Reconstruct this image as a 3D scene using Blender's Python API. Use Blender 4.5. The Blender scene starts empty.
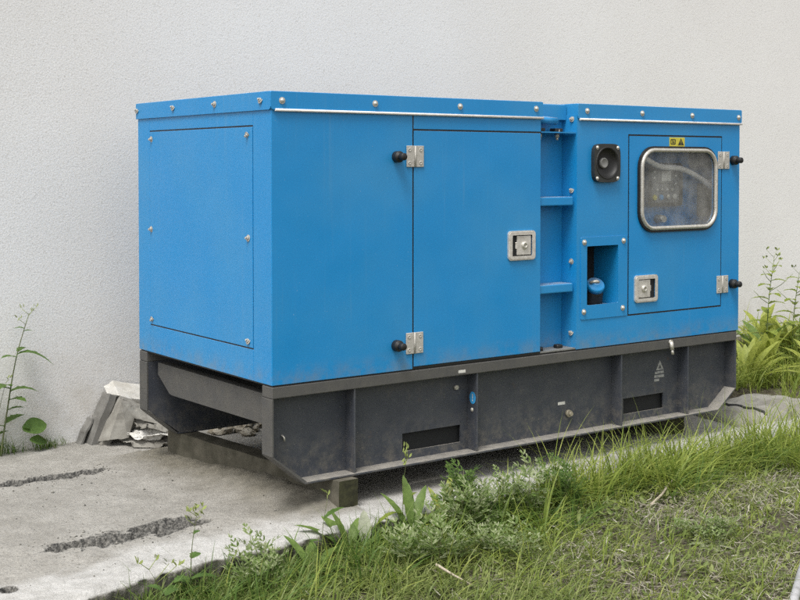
import bpy, bmesh, math, random
import numpy as np
from mathutils import Vector, Matrix, noise, Euler
random.seed(7); rng=np.random.default_rng(11)
S=bpy.context.scene; COL=S.collection
V=Vector
# ------------------------------------------------------------------ materials
def nd(nt,t,**k):
    n=nt.nodes.new(t)
    for a,b in k.items():
        if hasattr(n,a): setattr(n,a,b)
    return n
def sock(n,name,v): n.inputs[name].default_value=v
def base_mat(name):
    m=bpy.data.materials.new(name); m.use_nodes=True
    return m,m.node_tree,m.node_tree.nodes['Principled BSDF']
def c4(c): return (c[0],c[1],c[2],1)
def noise_fac(nt,scale,detail=6,rough=.6,lo=.4,hi=.6,src=None,dist=0):
    if src is None:
        tc=nd(nt,'ShaderNodeTexCoord'); src=tc.outputs['Object']
    n=nd(nt,'ShaderNodeTexNoise'); sock(n,'Scale',scale); sock(n,'Detail',detail); sock(n,'Roughness',rough); sock(n,'Distortion',dist)
    nt.links.new(src,n.inputs['Vector'])
    r=nd(nt,'ShaderNodeMapRange'); sock(r,'From Min',lo); sock(r,'From Max',hi)
    nt.links.new(n.outputs['Fac'],r.inputs['Value'])
    return r.outputs['Result'],n
def mixc(nt,fac,a,b):
    m=nd(nt,'ShaderNodeMix',data_type='RGBA')
    if fac is not None:
        if isinstance(fac,(int,float)): m.inputs['Factor'].default_value=fac
        else: nt.links.new(fac,m.inputs['Factor'])
    for s,v in (('A',a),('B',b)):
        i=[x for x in m.inputs if x.name==s and x.type=='RGBA'][0]
        if hasattr(v,'links') or hasattr(v,'is_linked'): nt.links.new(v,i)
        else: i.default_value=c4(v)
    return [o for o in m.outputs if o.type=='RGBA'][0]
def mul(nt,a,b,op='MULTIPLY'):
    m=nd(nt,'ShaderNodeMath',operation=op)
    for i,v in enumerate((a,b)):
        if isinstance(v,(int,float)): m.inputs[i].default_value=v
        else: nt.links.new(v,m.inputs[i])
    return m.outputs[0]
def bump(nt,p,h,strength,dist=.01):
    b=nd(nt,'ShaderNodeBump'); sock(b,'Strength',strength); sock(b,'Distance',dist)
    nt.links.new(h,b.inputs['Height']); nt.links.new(b.outputs['Normal'],p.inputs['Normal'])
def simple(name,col,rough=.5,metal=0,var=.25,scale=30,col2=None,bmp=0,spec=.5):
    m,nt,p=base_mat(name)
    f,n=noise_fac(nt,scale,lo=.35,hi=.65)
    c2=col2 or tuple(x*(1-var) for x in col)
    nt.links.new(mixc(nt,f,col,c2),p.inputs['Base Color'])
    sock(p,'Roughness',rough); sock(p,'Metallic',metal); sock(p,'Specular IOR Level',spec)
    if bmp: bump(nt,p,n.outputs['Fac'],bmp,.004)
    return m

def m_blue():
    m,nt,p=base_mat('blue_paint')
    f,_=noise_fac(nt,2.2,5,.55,.42,.68)
    c=mixc(nt,mul(nt,f,.5),(.007,.215,.51),(.038,.238,.465))
    f2,_=noise_fac(nt,190,2,.5,.74,.78)            # tiny chips of dust
    c=mixc(nt,mul(nt,f2,.5),c,(.35,.42,.48))
    # grime along the lower edge of the casing, broken up by noise
    tc=nd(nt,'ShaderNodeTexCoord'); sp=nd(nt,'ShaderNodeSeparateXYZ'); nt.links.new(tc.outputs['Object'],sp.inputs[0])
    mr=nd(nt,'ShaderNodeMapRange'); sock(mr,'From Min',.47); sock(mr,'From Max',.40); nt.links.new(sp.outputs['Z'],mr.inputs['Value'])
    f3,_=noise_fac(nt,14,8,.7,.40,.75)
    c=mixc(nt,mul(nt,mul(nt,mr.outputs[0],f3),.55),c,(.20,.20,.17))
    mp=nd(nt,'ShaderNodeMapping'); mp.inputs['Scale'].default_value=(38,38,1.3); nt.links.new(tc.outputs['Object'],mp.inputs[0])
    fs,_=noise_fac(nt,1.0,4,.6,.56,.80,src=mp.outputs[0]); fb,_=noise_fac(nt,1.7,3,.5,.40,.66)
    c=mixc(nt,mul(nt,mul(nt,fs,fb),.24),c,(.16,.30,.40))      # dried rain streaks
    mp2=nd(nt,'ShaderNodeMapping'); mp2.inputs['Scale'].default_value=(7,7,60); mp2.inputs['Rotation'].default_value=(0,.5,0); nt.links.new(tc.outputs['Object'],mp2.inputs[0])
    f5,_=noise_fac(nt,1.0,3,.7,.735,.76,src=mp2.outputs[0]); f6,_=noise_fac(nt,2.6,2,.5,.56,.64)
    c=mixc(nt,mul(nt,mul(nt,f5,f6),.5),c,(.30,.40,.46))       # fine scratches
    ge=nd(nt,'ShaderNodeNewGeometry'); s2=nd(nt,'ShaderNodeSeparateXYZ'); nt.links.new(ge.outputs['True Normal'],s2.inputs[0])
    m2=nd(nt,'ShaderNodeMapRange'); sock(m2,'From Min',.6); sock(m2,'From Max',.95); nt.links.new(s2.outputs['Z'],m2.inputs['Value'])
    fdu,_=noise_fac(nt,20,6,.7,.2,.6)
    c=mixc(nt,mul(nt,m2.outputs[0],mul(nt,fdu,.7)),c,(.33,.31,.27))   # dust settled on roof and ledges
    nt.links.new(c,p.inputs['Base Color'])
    fr,nn=noise_fac(nt,3,6,.6,.3,.7)
    r=nd(nt,'ShaderNodeMapRange'); sock(r,'To Min',.30); sock(r,'To Max',.48); nt.links.new(fr,r.inputs['Value'])
    nt.links.new(r.outputs[0],p.inputs['Roughness'])
    w,wn=noise_fac(nt,2.6,2,.4,0,1); bump(nt,p,w,.38,.02)
    return m
def m_skid():
    m,nt,p=base_mat('skid_paint')
    f,n=noise_fac(nt,9,8,.65,.35,.7)
    c=mixc(nt,f,(.034,.039,.051),(.056,.060,.070))
    f2,_=noise_fac(nt,110,3,.6,.68,.74); c=mixc(nt,mul(nt,f2,.5),c,(.30,.27,.20))
    tcs=nd(nt,'ShaderNodeTexCoord'); sps=nd(nt,'ShaderNodeSeparateXYZ'); nt.links.new(tcs.outputs['Object'],sps.inputs[0])
    mrs=nd(nt,'ShaderNodeMapRange'); sock(mrs,'From Min',.20); sock(mrs,'From Max',.02); nt.links.new(sps.outputs['Z'],mrs.inputs['Value'])
    f9,_=noise_fac(nt,24,8,.75,.46,.70); c=mixc(nt,mul(nt,mul(nt,mrs.outputs[0],f9),.6),c,(.19,.17,.135))
    f7,_=noise_fac(nt,4.5,9,.75,.56,.72); c=mixc(nt,mul(nt,f7,.35),c,(.12,.10,.078))
    f8,_=noise_fac(nt,13,8,.7,.63,.72); c=mixc(nt,mul(nt,f8,.4),c,(.10,.055,.03))
    g=nd(nt,'ShaderNodeNewGeometry'); sp=nd(nt,'ShaderNodeSeparateXYZ'); nt.links.new(g.outputs['True Normal'],sp.inputs[0])
    mr=nd(nt,'ShaderNodeMapRange'); sock(mr,'From Min',.3); sock(mr,'From Max',.9); nt.links.new(sp.outputs['Z'],mr.inputs['Value'])
    f3,_=noise_fac(nt,22,6,.7,.3,.6)
    c=mixc(nt,mul(nt,mr.outputs[0],mul(nt,mul(nt,f3,.45),.4,'ADD')),c,(.30,.28,.245))   # settled dust on upward faces
    nt.links.new(c,p.inputs['Base Color']); sock(p,'Roughness',.55); bump(nt,p,n.outputs['Fac'],.15,.004)
    return m
def m_skid_dusty():
    m,nt,p=base_mat('dusty_skid_paint')
    f,n=noise_fac(nt,12,8,.7,.3,.7)
    c=mixc(nt,f,(.060,.060,.060),(.088,.084,.076))
    f2,_=noise_fac(nt,60,4,.6,.62,.72); c=mixc(nt,mul(nt,f2,.6),c,(.05,.055,.06))
    nt.links.new(c,p.inputs['Base Color']); sock(p,'Roughness',.6)
    return m
def m_stucco():
    m,nt,p=base_mat('stucco')
    f,n=noise_fac(nt,.55,6,.6,.35,.65)
    c=mixc(nt,f,(.695,.685,.668),(.755,.75,.738))
    f2,n2=noise_fac(nt,120,3,.6,.58,.72); c=mixc(nt,mul(nt,f2,.45),c,(.36,.33,.29))
    f3,n3=noise_fac(nt,230,2,.5,.3,.7)
    # soil splash on the lowest part of the wall
    tc=nd(nt,'ShaderNodeTexCoord'); sp=nd(nt,'ShaderNodeSeparateXYZ'); nt.links.new(tc.outputs['Object'],sp.inputs[0])
    mr=nd(nt,'ShaderNodeMapRange'); sock(mr,'From Min',.5); sock(mr,'From Max',-.1); nt.links.new(sp.outputs['Z'],mr.inputs['Value'])
    fs,_=noise_fac(nt,6,8,.7,.35,.75); c=mixc(nt,mul(nt,mul(nt,mr.outputs[0],fs),.75),c,(.42,.375,.31))
    mpw=nd(nt,'ShaderNodeMapping'); mpw.inputs['Scale'].default_value=(9,9,.5); nt.links.new(tc.outputs['Object'],mpw.inputs[0])
    fw1,_=noise_fac(nt,1,5,.6,.55,.8,src=mpw.outputs[0]); fw2,_=noise_fac(nt,.8,4,.6,.45,.65); c=mixc(nt,mul(nt,mul(nt,fw1,fw2),.22),c,(.50,.48,.44))
    # darker speckle colour grows stronger towards the left end of the wall
    mx=nd(nt,'ShaderNodeMapRange'); sock(mx,'From Min',3.4); sock(mx,'From Max',-.6); nt.links.new(sp.outputs['X'],mx.inputs['Value'])
    fg,_=noise_fac(nt,150,2,.6,.42,.62); c=mixc(nt,mul(nt,mul(nt,mul(nt,mx.outputs[0],.55),fg),.62),c,(.40,.375,.33))
    nt.links.new(c,p.inputs['Base Color']); sock(p,'Roughness',.92); sock(p,'Specular IOR Level',.15)
    h=mul(nt,mul(nt,n2.outputs['Fac'],1.0),mul(nt,n3.outputs['Fac'],.55),'ADD')
    bump(nt,p,h,.20,.006)
    return m
def m_concrete():
    m,nt,p=base_mat('concrete')
    at=nd(nt,'ShaderNodeAttribute',attribute_name='wear'); sp=nd(nt,'ShaderNodeSeparateColor'); nt.links.new(at.outputs['Color'],sp.inputs[0])
    f,n=noise_fac(nt,5,9,.68,.33,.68)
    c=mixc(nt,f,(.225,.214,.192),(.32,.307,.28))
    f1,_=noise_fac(nt,38,6,.7,.50,.70); c=mixc(nt,mul(nt,f1,.6),c,(.16,.15,.135))
    f4,n4=noise_fac(nt,105,3,.6,.57,.68); c=mixc(nt,mul(nt,f4,.75),c,(.10,.095,.085))
    fw,_=noise_fac(nt,16,8,.7,.30,.60)
    cw=mixc(nt,fw,(.29,.283,.265),(.43,.422,.405))
    c=mixc(nt,sp.outputs[1],c,cw)                    # cleaner, newer cement along the front strip
    c=mixc(nt,mul(nt,f4,.35),c,(.25,.24,.22))
    fd,_=noise_fac(nt,26,6,.7,.35,.65)
    c=mixc(nt,sp.outputs[2],c,mixc(nt,fd,(.095,.088,.068),(.165,.150,.118)))   # soil and mortar banked beside the timber
    fa,_=noise_fac(nt,90,6,.75,.40,.62)
    c=mixc(nt,sp.outputs[0],c,mixc(nt,fa,(.028,.028,.027),(.19,.182,.165)))      # exposed aggregate
    nt.links.new(c,p.inputs['Base Color']); sock(p,'Roughness',.93); sock(p,'Specular IOR Level',.2)
    bump(nt,p,mul(nt,n4.outputs['Fac'],n.outputs['Fac'],'ADD'),.75,.008)
    return m
def m_soil():
    m,nt,p=base_mat('soil')
    f,n=noise_fac(nt,18,9,.7,.35,.65)
    c=mixc(nt,f,(.055,.046,.034),(.17,.15,.115))
    f2,n2=noise_fac(nt,70,5,.7,.5,.65); c=mixc(nt,mul(nt,f2,.6),c,(.05,.06,.025))
    nt.links.new(c,p.inputs['Base Color']); sock(p,'Roughness',1); sock(p,'Specular IOR Level',.1); bump(nt,p,n2.outputs['Fac'],.8,.02)
    return m
def m_leaf(name,a,b,c=None,trans=.35,rough=.5,tip=None):
    m,nt,p=base_mat(name)
    g=nd(nt,'ShaderNodeNewGeometry')
    r=nd(nt,'ShaderNodeValToRGB'); e=r.color_ramp.elements
    e[0].color=c4(a); e[1].color=c4(b)
    if c: k=e.new(.5); k.color=c4(c)
    nt.links.new(g.outputs['Random Per Island'],r.inputs[0])
    f,_=noise_fac(nt,45,4,.6,.35,.65)
    col=mixc(nt,mul(nt,f,.45),r.outputs[0],tuple(x*.55 for x in a))
    nt.links.new(col,p.inputs['Base Color']); sock(p,'Roughness',rough); sock(p,'Specular IOR Level',.35)
    t=nd(nt,'ShaderNodeBsdfTranslucent'); nt.links.new(col,t.inputs['Color'])
    mx=nd(nt,'ShaderNodeMixShader'); sock(mx,'Fac',trans)
    nt.links.new(p.outputs[0],mx.inputs[1]); nt.links.new(t.outputs[0],mx.inputs[2])
    nt.links.new(mx.outputs[0],nt.nodes['Material Output'].inputs['Surface'])
    return m
def m_glass():
    m,nt,p=base_mat('clear_pane')
    tr=nd(nt,'ShaderNodeBsdfTransparent'); sock(tr,'Color',(.95,.96,.96,1))
    gl=nd(nt,'ShaderNodeBsdfGlossy'); sock(gl,'Roughness',.06); sock(gl,'Color',(1,1,1,1))
    f=nd(nt,'ShaderNodeLayerWeight'); sock(f,'Blend',.5); fo=mul(nt,mul(nt,mul(nt,f.outputs['Facing'],3.5,'POWER'),.55),.035,'ADD')
    fz,_=noise_fac(nt,7,6,.6,.3,.8)
    df=nd(nt,'ShaderNodeBsdfDiffuse'); sock(df,'Color',(.62,.61,.58,1))
    m1=nd(nt,'ShaderNodeMixShader'); nt.links.new(mul(nt,fz,.26),m1.inputs[0]); nt.links.new(tr.outputs[0],m1.inputs[1]); nt.links.new(df.outputs[0],m1.inputs[2])
    mx=nd(nt,'ShaderNodeMixShader'); nt.links.new(fo,mx.inputs[0])
    nt.links.new(m1.outputs[0],mx.inputs[1]); nt.links.new(gl.outputs[0],mx.inputs[2])
    nt.links.new(mx.outputs[0],nt.nodes['Material Output'].inputs['Surface'])
    return m
M=dict(
 blue=m_blue(), skid=m_skid(), dusty=m_skid_dusty(), stucco=m_stucco(), concrete=m_concrete(), soil=m_soil(), glass=m_glass(),
 faded=simple('faded_white_paint',(.34,.34,.32),.7,scale=90,col2=(.16,.165,.17)),
 black=simple('black_rubber',(.012,.012,.012),.55,var=.4),
 plastic=simple('dark_plastic',(.025,.027,.025),.45,var=.3),
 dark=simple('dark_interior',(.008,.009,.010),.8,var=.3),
 zinc=simple('zinc_plated_steel',(.60,.58,.53),.42,.55,scale=120,col2=(.42,.40,.35)),
 hinge=simple('dull_zinc',(.47,.455,.42),.62,.15,scale=140,col2=(.36,.34,.30)),
 nickel=simple('nickel_plate',(.74,.72,.68),.34,.5,scale=60,col2=(.58,.55,.50)),
 grey=simple('grey_bezel',(.20,.20,.19),.5,scale=20),
 bezel=simple('panel_grey',(.17,.18,.19),.5),
 glint_cable=simple('white_glint_and_cable',(.80,.77,.74),.5,scale=25,col2=(.66,.62,.58)),  # sky glint painted on the cap lip; also the cable's off-white
 yellow=simple('yellow_film',(.62,.55,.06),.45),
 ink=simple('black_ink',(.02,.02,.018),.6),
 white=simple('white_film',(.62,.61,.57),.5),
 sky=simple('blue_film',(.04,.30,.62),.45),
 brass=simple('brass',(.30,.27,.20),.6,.2),
 wood=simple('weathered_timber',(.125,.115,.090),.9,scale=14,col2=(.070,.066,.050),bmp=.6,spec=.15),
 timberend=simple('mossy_timber',(.055,.055,.030),.95,scale=40,col2=(.03,.03,.02),bmp=.6,spec=.1),
 board=simple('grey_board',(.20,.195,.18),.85,scale=10,col2=(.13,.125,.115),bmp=.3,spec=.2),
 sheet=simple('white_sheet',(.60,.59,.56),.75,scale=9,col2=(.42,.40,.355),bmp=.2,spec=.2),
 tarp=simple('grey_tarp',(.30,.29,.26),.85,scale=8,col2=(.17,.16,.14),bmp=.4,spec=.2),
 strap=simple('dark_strap',(.03,.03,.03),.8),
 pipe=simple('grey_pipe',(.34,.34,.35),.5,scale=30,col2=(.22,.22,.22)),
 twig=simple('dry_twig',(.42,.37,.29),.85,scale=60,col2=(.30,.25,.19)),
 stem=simple('green_stem',(.10,.15,.045),.6,scale=60,col2=(.13,.12,.06)),
 palestem=simple('pale_green_stem',(.17,.21,.07),.6,scale=60,col2=(.13,.17,.05)),
 bud=simple('yellowish_bud',(.25,.30,.085),.7),
 grit=m_leaf('grit_grey',(.06,.058,.05),(.34,.325,.29),trans=0,rough=.95),
 rubble=simple('rubble_stone',(.42,.39,.33),.95,scale=18,col2=(.22,.19,.14),bmp=.6,spec=.1),
 turf=m_leaf('turf_green',(.17,.24,.065),(.40,.44,.17),(.28,.335,.10),trans=.5),
 tall=m_leaf('pale_grass',(.20,.28,.05),(.46,.50,.13),(.33,.40,.08),trans=.5),
 darkgrass=m_leaf('deep_grass',(.10,.19,.04),(.24,.32,.08),(.16,.25,.055),trans=.5),
 straw=m_leaf('dry_straw',(.20,.175,.13),(.55,.52,.44),(.34,.31,.245),trans=.2,rough=.8),
 broad=m_leaf('broad_leaf',(.095,.185,.04),(.20,.29,.075),trans=.48),
 yleaf=m_leaf('yellow_green_leaf',(.23,.31,.055),(.44,.48,.11),(.33,.39,.075),trans=.5),
 sage=m_leaf('silvery_leaf',(.15,.235,.055),(.54,.57,.37),(.26,.34,.12),trans=.48,rough=.7),
 pale=m_leaf('pale_underside',(.42,.46,.32),(.50,.52,.40),trans=.3,rough=.7),
)
# ------------------------------------------------------------------ objects
def root_loc(o):
    while o.parent is not None: o=o.parent
    return V(o.location)
def tag(o,label=None,cat=None,group=None,kind=None):
    if label: o['label']=label
    if cat: o['category']=cat
    if group: o['group']=group
    if kind: o['kind']=kind
    return o
def thing(name,label,cat,loc=(0,0,0),group=None):
    o=bpy.data.objects.new(name,None); o.empty_display_size=.05; COL.objects.link(o); o.location=loc
    return tag(o,label,cat,group)
class MB:
    def __init__(s): s.bm=bmesh.new(); s.mi=0
    def mat(s,i): s.mi=i; return s
    def _new(s,vs,fs,smooth=False):
        bv=[s.bm.verts.new(v) for v in vs]; out=[]
        for f in fs:
            try: k=s.bm.faces.new([bv[i] for i in f])
            except ValueError: continue
            k.material_index=s.mi; k.smooth=smooth; out.append(k)
        return bv,out
    def box(s,x0,x1,y0,y1,z0,z1,bev=0,seg=2):
        vs=[(x,y,z) for z in (z0,z1) for y in (y0,y1) for x in (x0,x1)]
        bv,fs=s._new(vs,[(0,2,3,1),(4,5,7,6),(0,1,5,4),(2,6,7,3),(0,4,6,2),(1,3,7,5)])
        if bev:
            es=list({e for f in fs for e in f.edges})
            r=bmesh.ops.bevel(s.bm,geom=es,offset=bev,segments=seg,profile=.6,affect='EDGES')
            for f in r['faces']: f.material_index=s.mi
        return s
    def prism(s,poly,ax,a,b,bev=0):   # poly in the two remaining axes, extruded along ax from a to b
        def P(p,t):
            return {0:(t,p[0],p[1]),1:(p[0],t,p[1]),2:(p[0],p[1],t)}[ax]
        n=len(poly); vs=[P(p,a) for p in poly]+[P(p,b) for p in poly]
        bv,fs=s._new(vs,[tuple(range(n)),tuple(range(2*n-1,n-1,-1))]+[(i,i+n,(i+1)%n+n,(i+1)%n) for i in range(n)])
        if bev:
            es=list({e for f in fs for e in f.edges})
            r=bmesh.ops.bevel(s.bm,geom=es,offset=bev,segments=1,affect='EDGES')
            for f in r['faces']: f.material_index=s.mi
        return s
    def ring(s,outer,inner,ax,a,b):   # equal-length loops -> flat frame with thickness
        def P(p,t): return {0:(t,p[0],p[1]),1:(p[0],t,p[1]),2:(p[0],p[1],t)}[ax]
        n=len(outer); vs=[P(p,a) for p in outer]+[P(p,a) for p in inner]+[P(p,b) for p in outer]+[P(p,b) for p in inner]
        fs=[]
        for i in range(n):
            j=(i+1)%n
            fs+=[(i,j,n+j,n+i),(2*n+i,3*n+i,3*n+j,2*n+j),(i,2*n+i,2*n+j,j),(n+i,n+j,3*n+j,3*n+i)]
        s._new(vs,fs); return s
    def cyl(s,p0,p1,r0,r1=None,seg=16,cap=True):
        r1=r0 if r1 is None else r1
        return s.tube([p0,p1],[r0,r1],seg,cap)
    def tube(s,pts,rs,seg=8,cap=True,smooth=True):
        pts=[V(p) for p in pts]; n=len(pts)
        if isinstance(rs,(int,float)): rs=[rs]*n
        t0=(pts[1]-pts[0]).normalized(); up=V((0,0,1)) if abs(t0.z)<.9 else V((1,0,0))
        a=t0.cross(up).normalized(); vs=[]
        for i in range(n):
            t=(pts[min(i+1,n-1)]-pts[max(i-1,0)]).normalized()
            a=(a-t*a.dot(t)).normalized(); b=t.cross(a)
            for k in range(seg):
                q=2*math.pi*k/seg; vs.append(pts[i]+(a*math.cos(q)+b*math.sin(q))*rs[i])
        fs=[(i*seg+k,i*seg+(k+1)%seg,(i+1)*seg+(k+1)%seg,(i+1)*seg+k) for i in range(n-1) for k in range(seg)]
        bv,_=s._new(vs,fs,smooth)
        if cap:
            for idx in (list(range(seg))[::-1],list(range((n-1)*seg,n*seg))):
                f=s.bm.faces.new([bv[i] for i in idx]); f.material_index=s.mi
        return s
    def lathe(s,prof,o,axis,seg=20):   # prof: (radius, along axis)
        axis=V(axis).normalized(); up=V((0,0,1)) if abs(axis.z)<.9 else V((1,0,0))
        a=axis.cross(up).normalized(); b=axis.cross(a); o=V(o); vs=[];n=len(prof)
        for r,h in prof:
            for k in range(seg):
                q=2*math.pi*k/seg; vs.append(o+axis*h+(a*math.cos(q)+b*math.sin(q))*max(r,1e-5))
        s._new(vs,[(i*seg+k,i*seg+(k+1)%seg,(i+1)*seg+(k+1)%seg,(i+1)*seg+k) for i in range(n-1) for k in range(seg)],True)
        return s
    def mesh(s,name,mats,off=(0,0,0),fix=True):
        if fix: bmesh.ops.recalc_face_normals(s.bm,faces=s.bm.faces[:])
        bmesh.ops.translate(s.bm,verts=s.bm.verts[:],vec=-V(off))
        me=bpy.data.meshes.new(name); s.bm.to_mesh(me); s.bm.free()
        for m in (mats if isinstance(mats,(list,tuple)) else [mats]): me.materials.append(m)
        return me
    def build(s,name,mats,parent=None,fix=True):
        me=s.mesh(name,mats,root_loc(parent) if parent else (0,0,0),fix)
        o=bpy.data.objects.new(name,me); COL.objects.link(o)
        if parent: o.parent=parent
        return o
def inst(me,name,parent,loc,rot=(0,0,0)):
    o=bpy.data.objects.new(name,me); COL.objects.link(o); o.parent=parent
    o.location=V(loc)-root_loc(parent); o.rotation_euler=rot
    return o
def rrect(x0,x1,z0,z1,r,seg=6):
    out=[]
    for cx,cz,a0 in ((x1-r,z0+r,-90),(x1-r,z1-r,0),(x0+r,z1-r,90),(x0+r,z0+r,180)):
        for k in range(seg+1):
            a=math.radians(a0+90*k/seg); out.append((cx+r*math.cos(a),cz+r*math.sin(a)))
    return out
def rect_like(x0,x1,z0,z1,seg=6):   # plain rectangle sampled like rrect
    out=[]
    for cx,cz in ((x1,z0),(x1,z1),(x0,z1),(x0,z0)): out+= [(cx,cz)]*0
    c=[(x1,z0),(x1,z1),(x0,z1),(x0,z0)]
    prev={0:(-1,0),1:(0,-1),2:(1,0),3:(0,1)}
    for i,(cx,cz) in enumerate(c):
        e=.004
        dirs=[((-1,0),(0,1)),((0,-1),(-1,0)),((1,0),(0,-1)),((0,1),(1,0))][i]
        for k in range(seg+1):
            t=k/seg
            if t<.5: q=(1-2*t)*e*seg; d=dirs[0]
            else: q=(2*t-1)*e*seg; d=dirs[1]
            out.append((cx+d[0]*q,cz+d[1]*q))
    return out
# ------------------------------------------------------------------ ground, slab, wall
def fbm(x,y,z=0,o=4):
    return noise.fractal(V((x,y,z)),.9,2.1,o,noise_basis='PERLIN_ORIGINAL')
def sstep(a,b,x):
    t=min(1,max(0,(x-a)/(b-a))); return t*t*(3-2*t)
SLZ=-.095
def edge_y(x):
    e=-.235+.02*math.sin(x*2.1)+.012*math.sin(x*7.3)
    if x<-.2: e=-.235-.115*sstep(-.2,-1.05,x)+.01*math.sin(x*9)
    return e
def ground_z(x,y):
    z=-.205+.055*sstep(-.2,1.6,x)
    z+=.018*fbm(x*2.2,y*2.2,3)
    m=sstep(3.15,3.7,x)*sstep(-.2,.5,y); z+=.10*m
    if y>1.3: z+= .06
    if x<3.4 and x>2.8 and .5<y<1.7: z=SLZ+.05
    d=math.hypot(x-1,y)
    if d>9: z-=.02*(d-9)*.3
    return z
def gouge(x,y):
    """depth 0..1 of the two broken-out furrows and the broken corner"""
    g=0; gc=0
    for x0,x1,ya,yb,w in ((-.80,-.15,1.085,1.10,.042),(-.80,-.17,.135,.150,.064),(-.48,-.20,.19,.205,.045)):
        t=(x-x0)/(x1-x0)
        if -.05<t<1.05:
            yc=ya+(yb-ya)*t+.012*fbm(x*9,2.2,w*50,3)
            ww=w*(.45+.55*math.sin(math.pi*min(1,max(0,t)))**.5)*(1+.7*fbm(x*14,y*14,5,3))*sstep(-.05,.06,t)*sstep(1.05,.9,t)
            if ww>0.002:
                d=abs(y-yc)/ww+.35*fbm(x*45,y*45,3,3); g=max(g,1-sstep(.50,1.0,d)); gc=max(gc,1-sstep(1.0,1.10,d))
    d=math.hypot((x+1.03)/.024,(y+.165)/.026); g=max(g,1.0-sstep(.75,1.0,d)); gc=max(gc,1.0-sstep(1.15,1.35,d))
    return g,gc
def sleeper_dx(x,y): # left of the front timber
    return (.262-.115*max(0,min(1,(y+.03)/1.1)))-x
def slab_z(x,y):
    z=SLZ+.004*fbm(x*4,y*4,1)+.0022*fbm(x*25,y*25,2,4)
    d=sleeper_dx(x,y)
    if -.1<d<.45 and y<1.3: z+=.056*(1-sstep(-.01,.22,d))*sstep(-.10,.14,y)*(1-.75*sstep(.35,1.05,y))*(1+.25*fbm(x*9,y*9,4))
    g=gouge(x,y)[0]
    if g>0:
        z-= g*(max(.008,.030+.024*fbm(x*22,y*22,9,5))+(.05 if math.hypot(x+1.03,y+.165)<.04 else 0))
    return z
def build_slab():
    xs=list(np.arange(-1.9,-1.08,.03))+list(np.arange(-1.08,-.12,.0050))+list(np.arange(-.12,.5,.0085))+list(np.arange(.5,3.36,.035)); 
    ts=np.concatenate([np.linspace(0,.15,40),np.linspace(.153,.275,60),np.linspace(.28,.655,50),np.linspace(.658,.72,34),np.linspace(.728,1,30)])
    vs=[];wear=[]
    for x in xs:
        e=edge_y(x)+.008*fbm(x*12,1,2,3)
        for t in ts:
            y=e+(1.72-e)*t
            g=gouge(x,y)[1]; z=slab_z(x,y)
            z-= .012*max(0,1-(t/.012))
            fr=1-sstep(.16,.30,y-e+.05*fbm(x*3,y*3,8)+.04*fbm(x*14,y*14,3,3)) 
            if x>.9: fr=max(fr,.8*(1-sstep(.4,.6,y-e)))
            d=sleeper_dx(x,y); so=0
            if x<.35 and y<1.3: so=(1-sstep(.02,.30,d+.07*fbm(x*6,y*6,6)))*.9*sstep(-.14,.0,y)
            vs.append((x,y,z)); wear.append((g,fr,so))
    nx=len(xs);ny=len(ts); fs=[(i*ny+j,(i+1)*ny+j,(i+1)*ny+j+1,i*ny+j+1) for i in range(nx-1) for j in range(ny-1)]
    nb=len(vs)
    for i,x in enumerate(xs):          # broken front face
        for k,dz in enumerate((.018,.04,.065,.10,.22)):
            y0=vs[i*ny][1]; vs.append((x,y0+.022*fbm(x*22,dz*40,3,4)+.004*k-.004,SLZ-dz)); wear.append((.42+.4*fbm(x*15,dz*30,6,3),.0,.5))
    for i in range(nx-1):
        a=[i*ny]+[nb+i*5+k for k in range(5)]; b=[(i+1)*ny]+[nb+(i+1)*5+k for k in range(5)]
        fs+=[(a[k],a[k+1],b[k+1],b[k]) for k in range(5)]
    for side in (0,nx-1):              # end faces
        k0=len(vs)
        for j in range(ny): p=vs[side*ny+j]; vs.append((p[0]+.01,p[1],SLZ-.22)); wear.append((.6,0,0))
        fs+=[(side*ny+j,side*ny+j+1,k0+j+1,k0+j) for j in range(ny-1)]
    me=bpy.data.meshes.new('pavement'); me.from_pydata(vs,[],fs)
    ca=me.color_attributes.new('wear','FLOAT_COLOR','POINT')
    ca.data.foreach_set('color',np.array([(a,b,c,1) for a,b,c in wear],dtype=np.float32).ravel())
    me.polygons.foreach_set('use_smooth',[True]*len(fs)); me.materials.append(M['concrete']); me.update()
    o=bpy.data.objects.new('pavement',me); COL.objects.link(o); tag(o,kind='structure')
build_slab()
def build_ground():
    def axis(a,b,step,far):
        c=list(np.arange(a,b,step)); k=step; 
        while c[0]>-far: k*=1.5; c.insert(0,c[0]-k)
        k=step
        while c[-1]<far: k*=1.5; c.append(c[-1]+k)
        return c
    xs=axis(-2.5,6,.05,120); ys=axis(-3,2,.05,120)
    vs=[]
    for x in xs:
        for y in ys:
            z=ground_z(x,y)
            bk=sstep(2.75,3.05,x+.06*fbm(x*5,y*5,4))*sstep(.50,.64,y+.06*fbm(x*5,y*5,9))
            if bk>0 and y<1.9 and x<3.6: z=max(z,-.14+.10*bk+.01*fbm(x*6,y*6,2)) if x>3.35 else -.14+.10*bk+.01*fbm(x*6,y*6,2)
            elif -1.95<x<3.4 and y>edge_y(min(max(x,-1.9),3.3))+.04 and y<1.75: z=-.30
            vs.append((x,y,z))
    ny=len(ys); fs=[(i*ny+j,(i+1)*ny+j,(i+1)*ny+j+1,i*ny+j+1) for i in range(len(xs)-1) for j in range(ny-1)]
    me=bpy.data.meshes.new('ground'); me.from_pydata(vs,[],fs); me.materials.append(M['soil'])
    me.polygons.foreach_set('use_smooth',[True]*len(fs)); me.update()
    o=bpy.data.objects.new('ground',me); COL.objects.link(o); tag(o,kind='structure')
build_ground()
b=MB(); b.box(-5,13,1.68,1.98,-.35,4.2); w=b.build('stucco_wall',M['stucco'])
tag(w,'tall off-white roughcast building wall behind the blue generator','wall')
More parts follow.
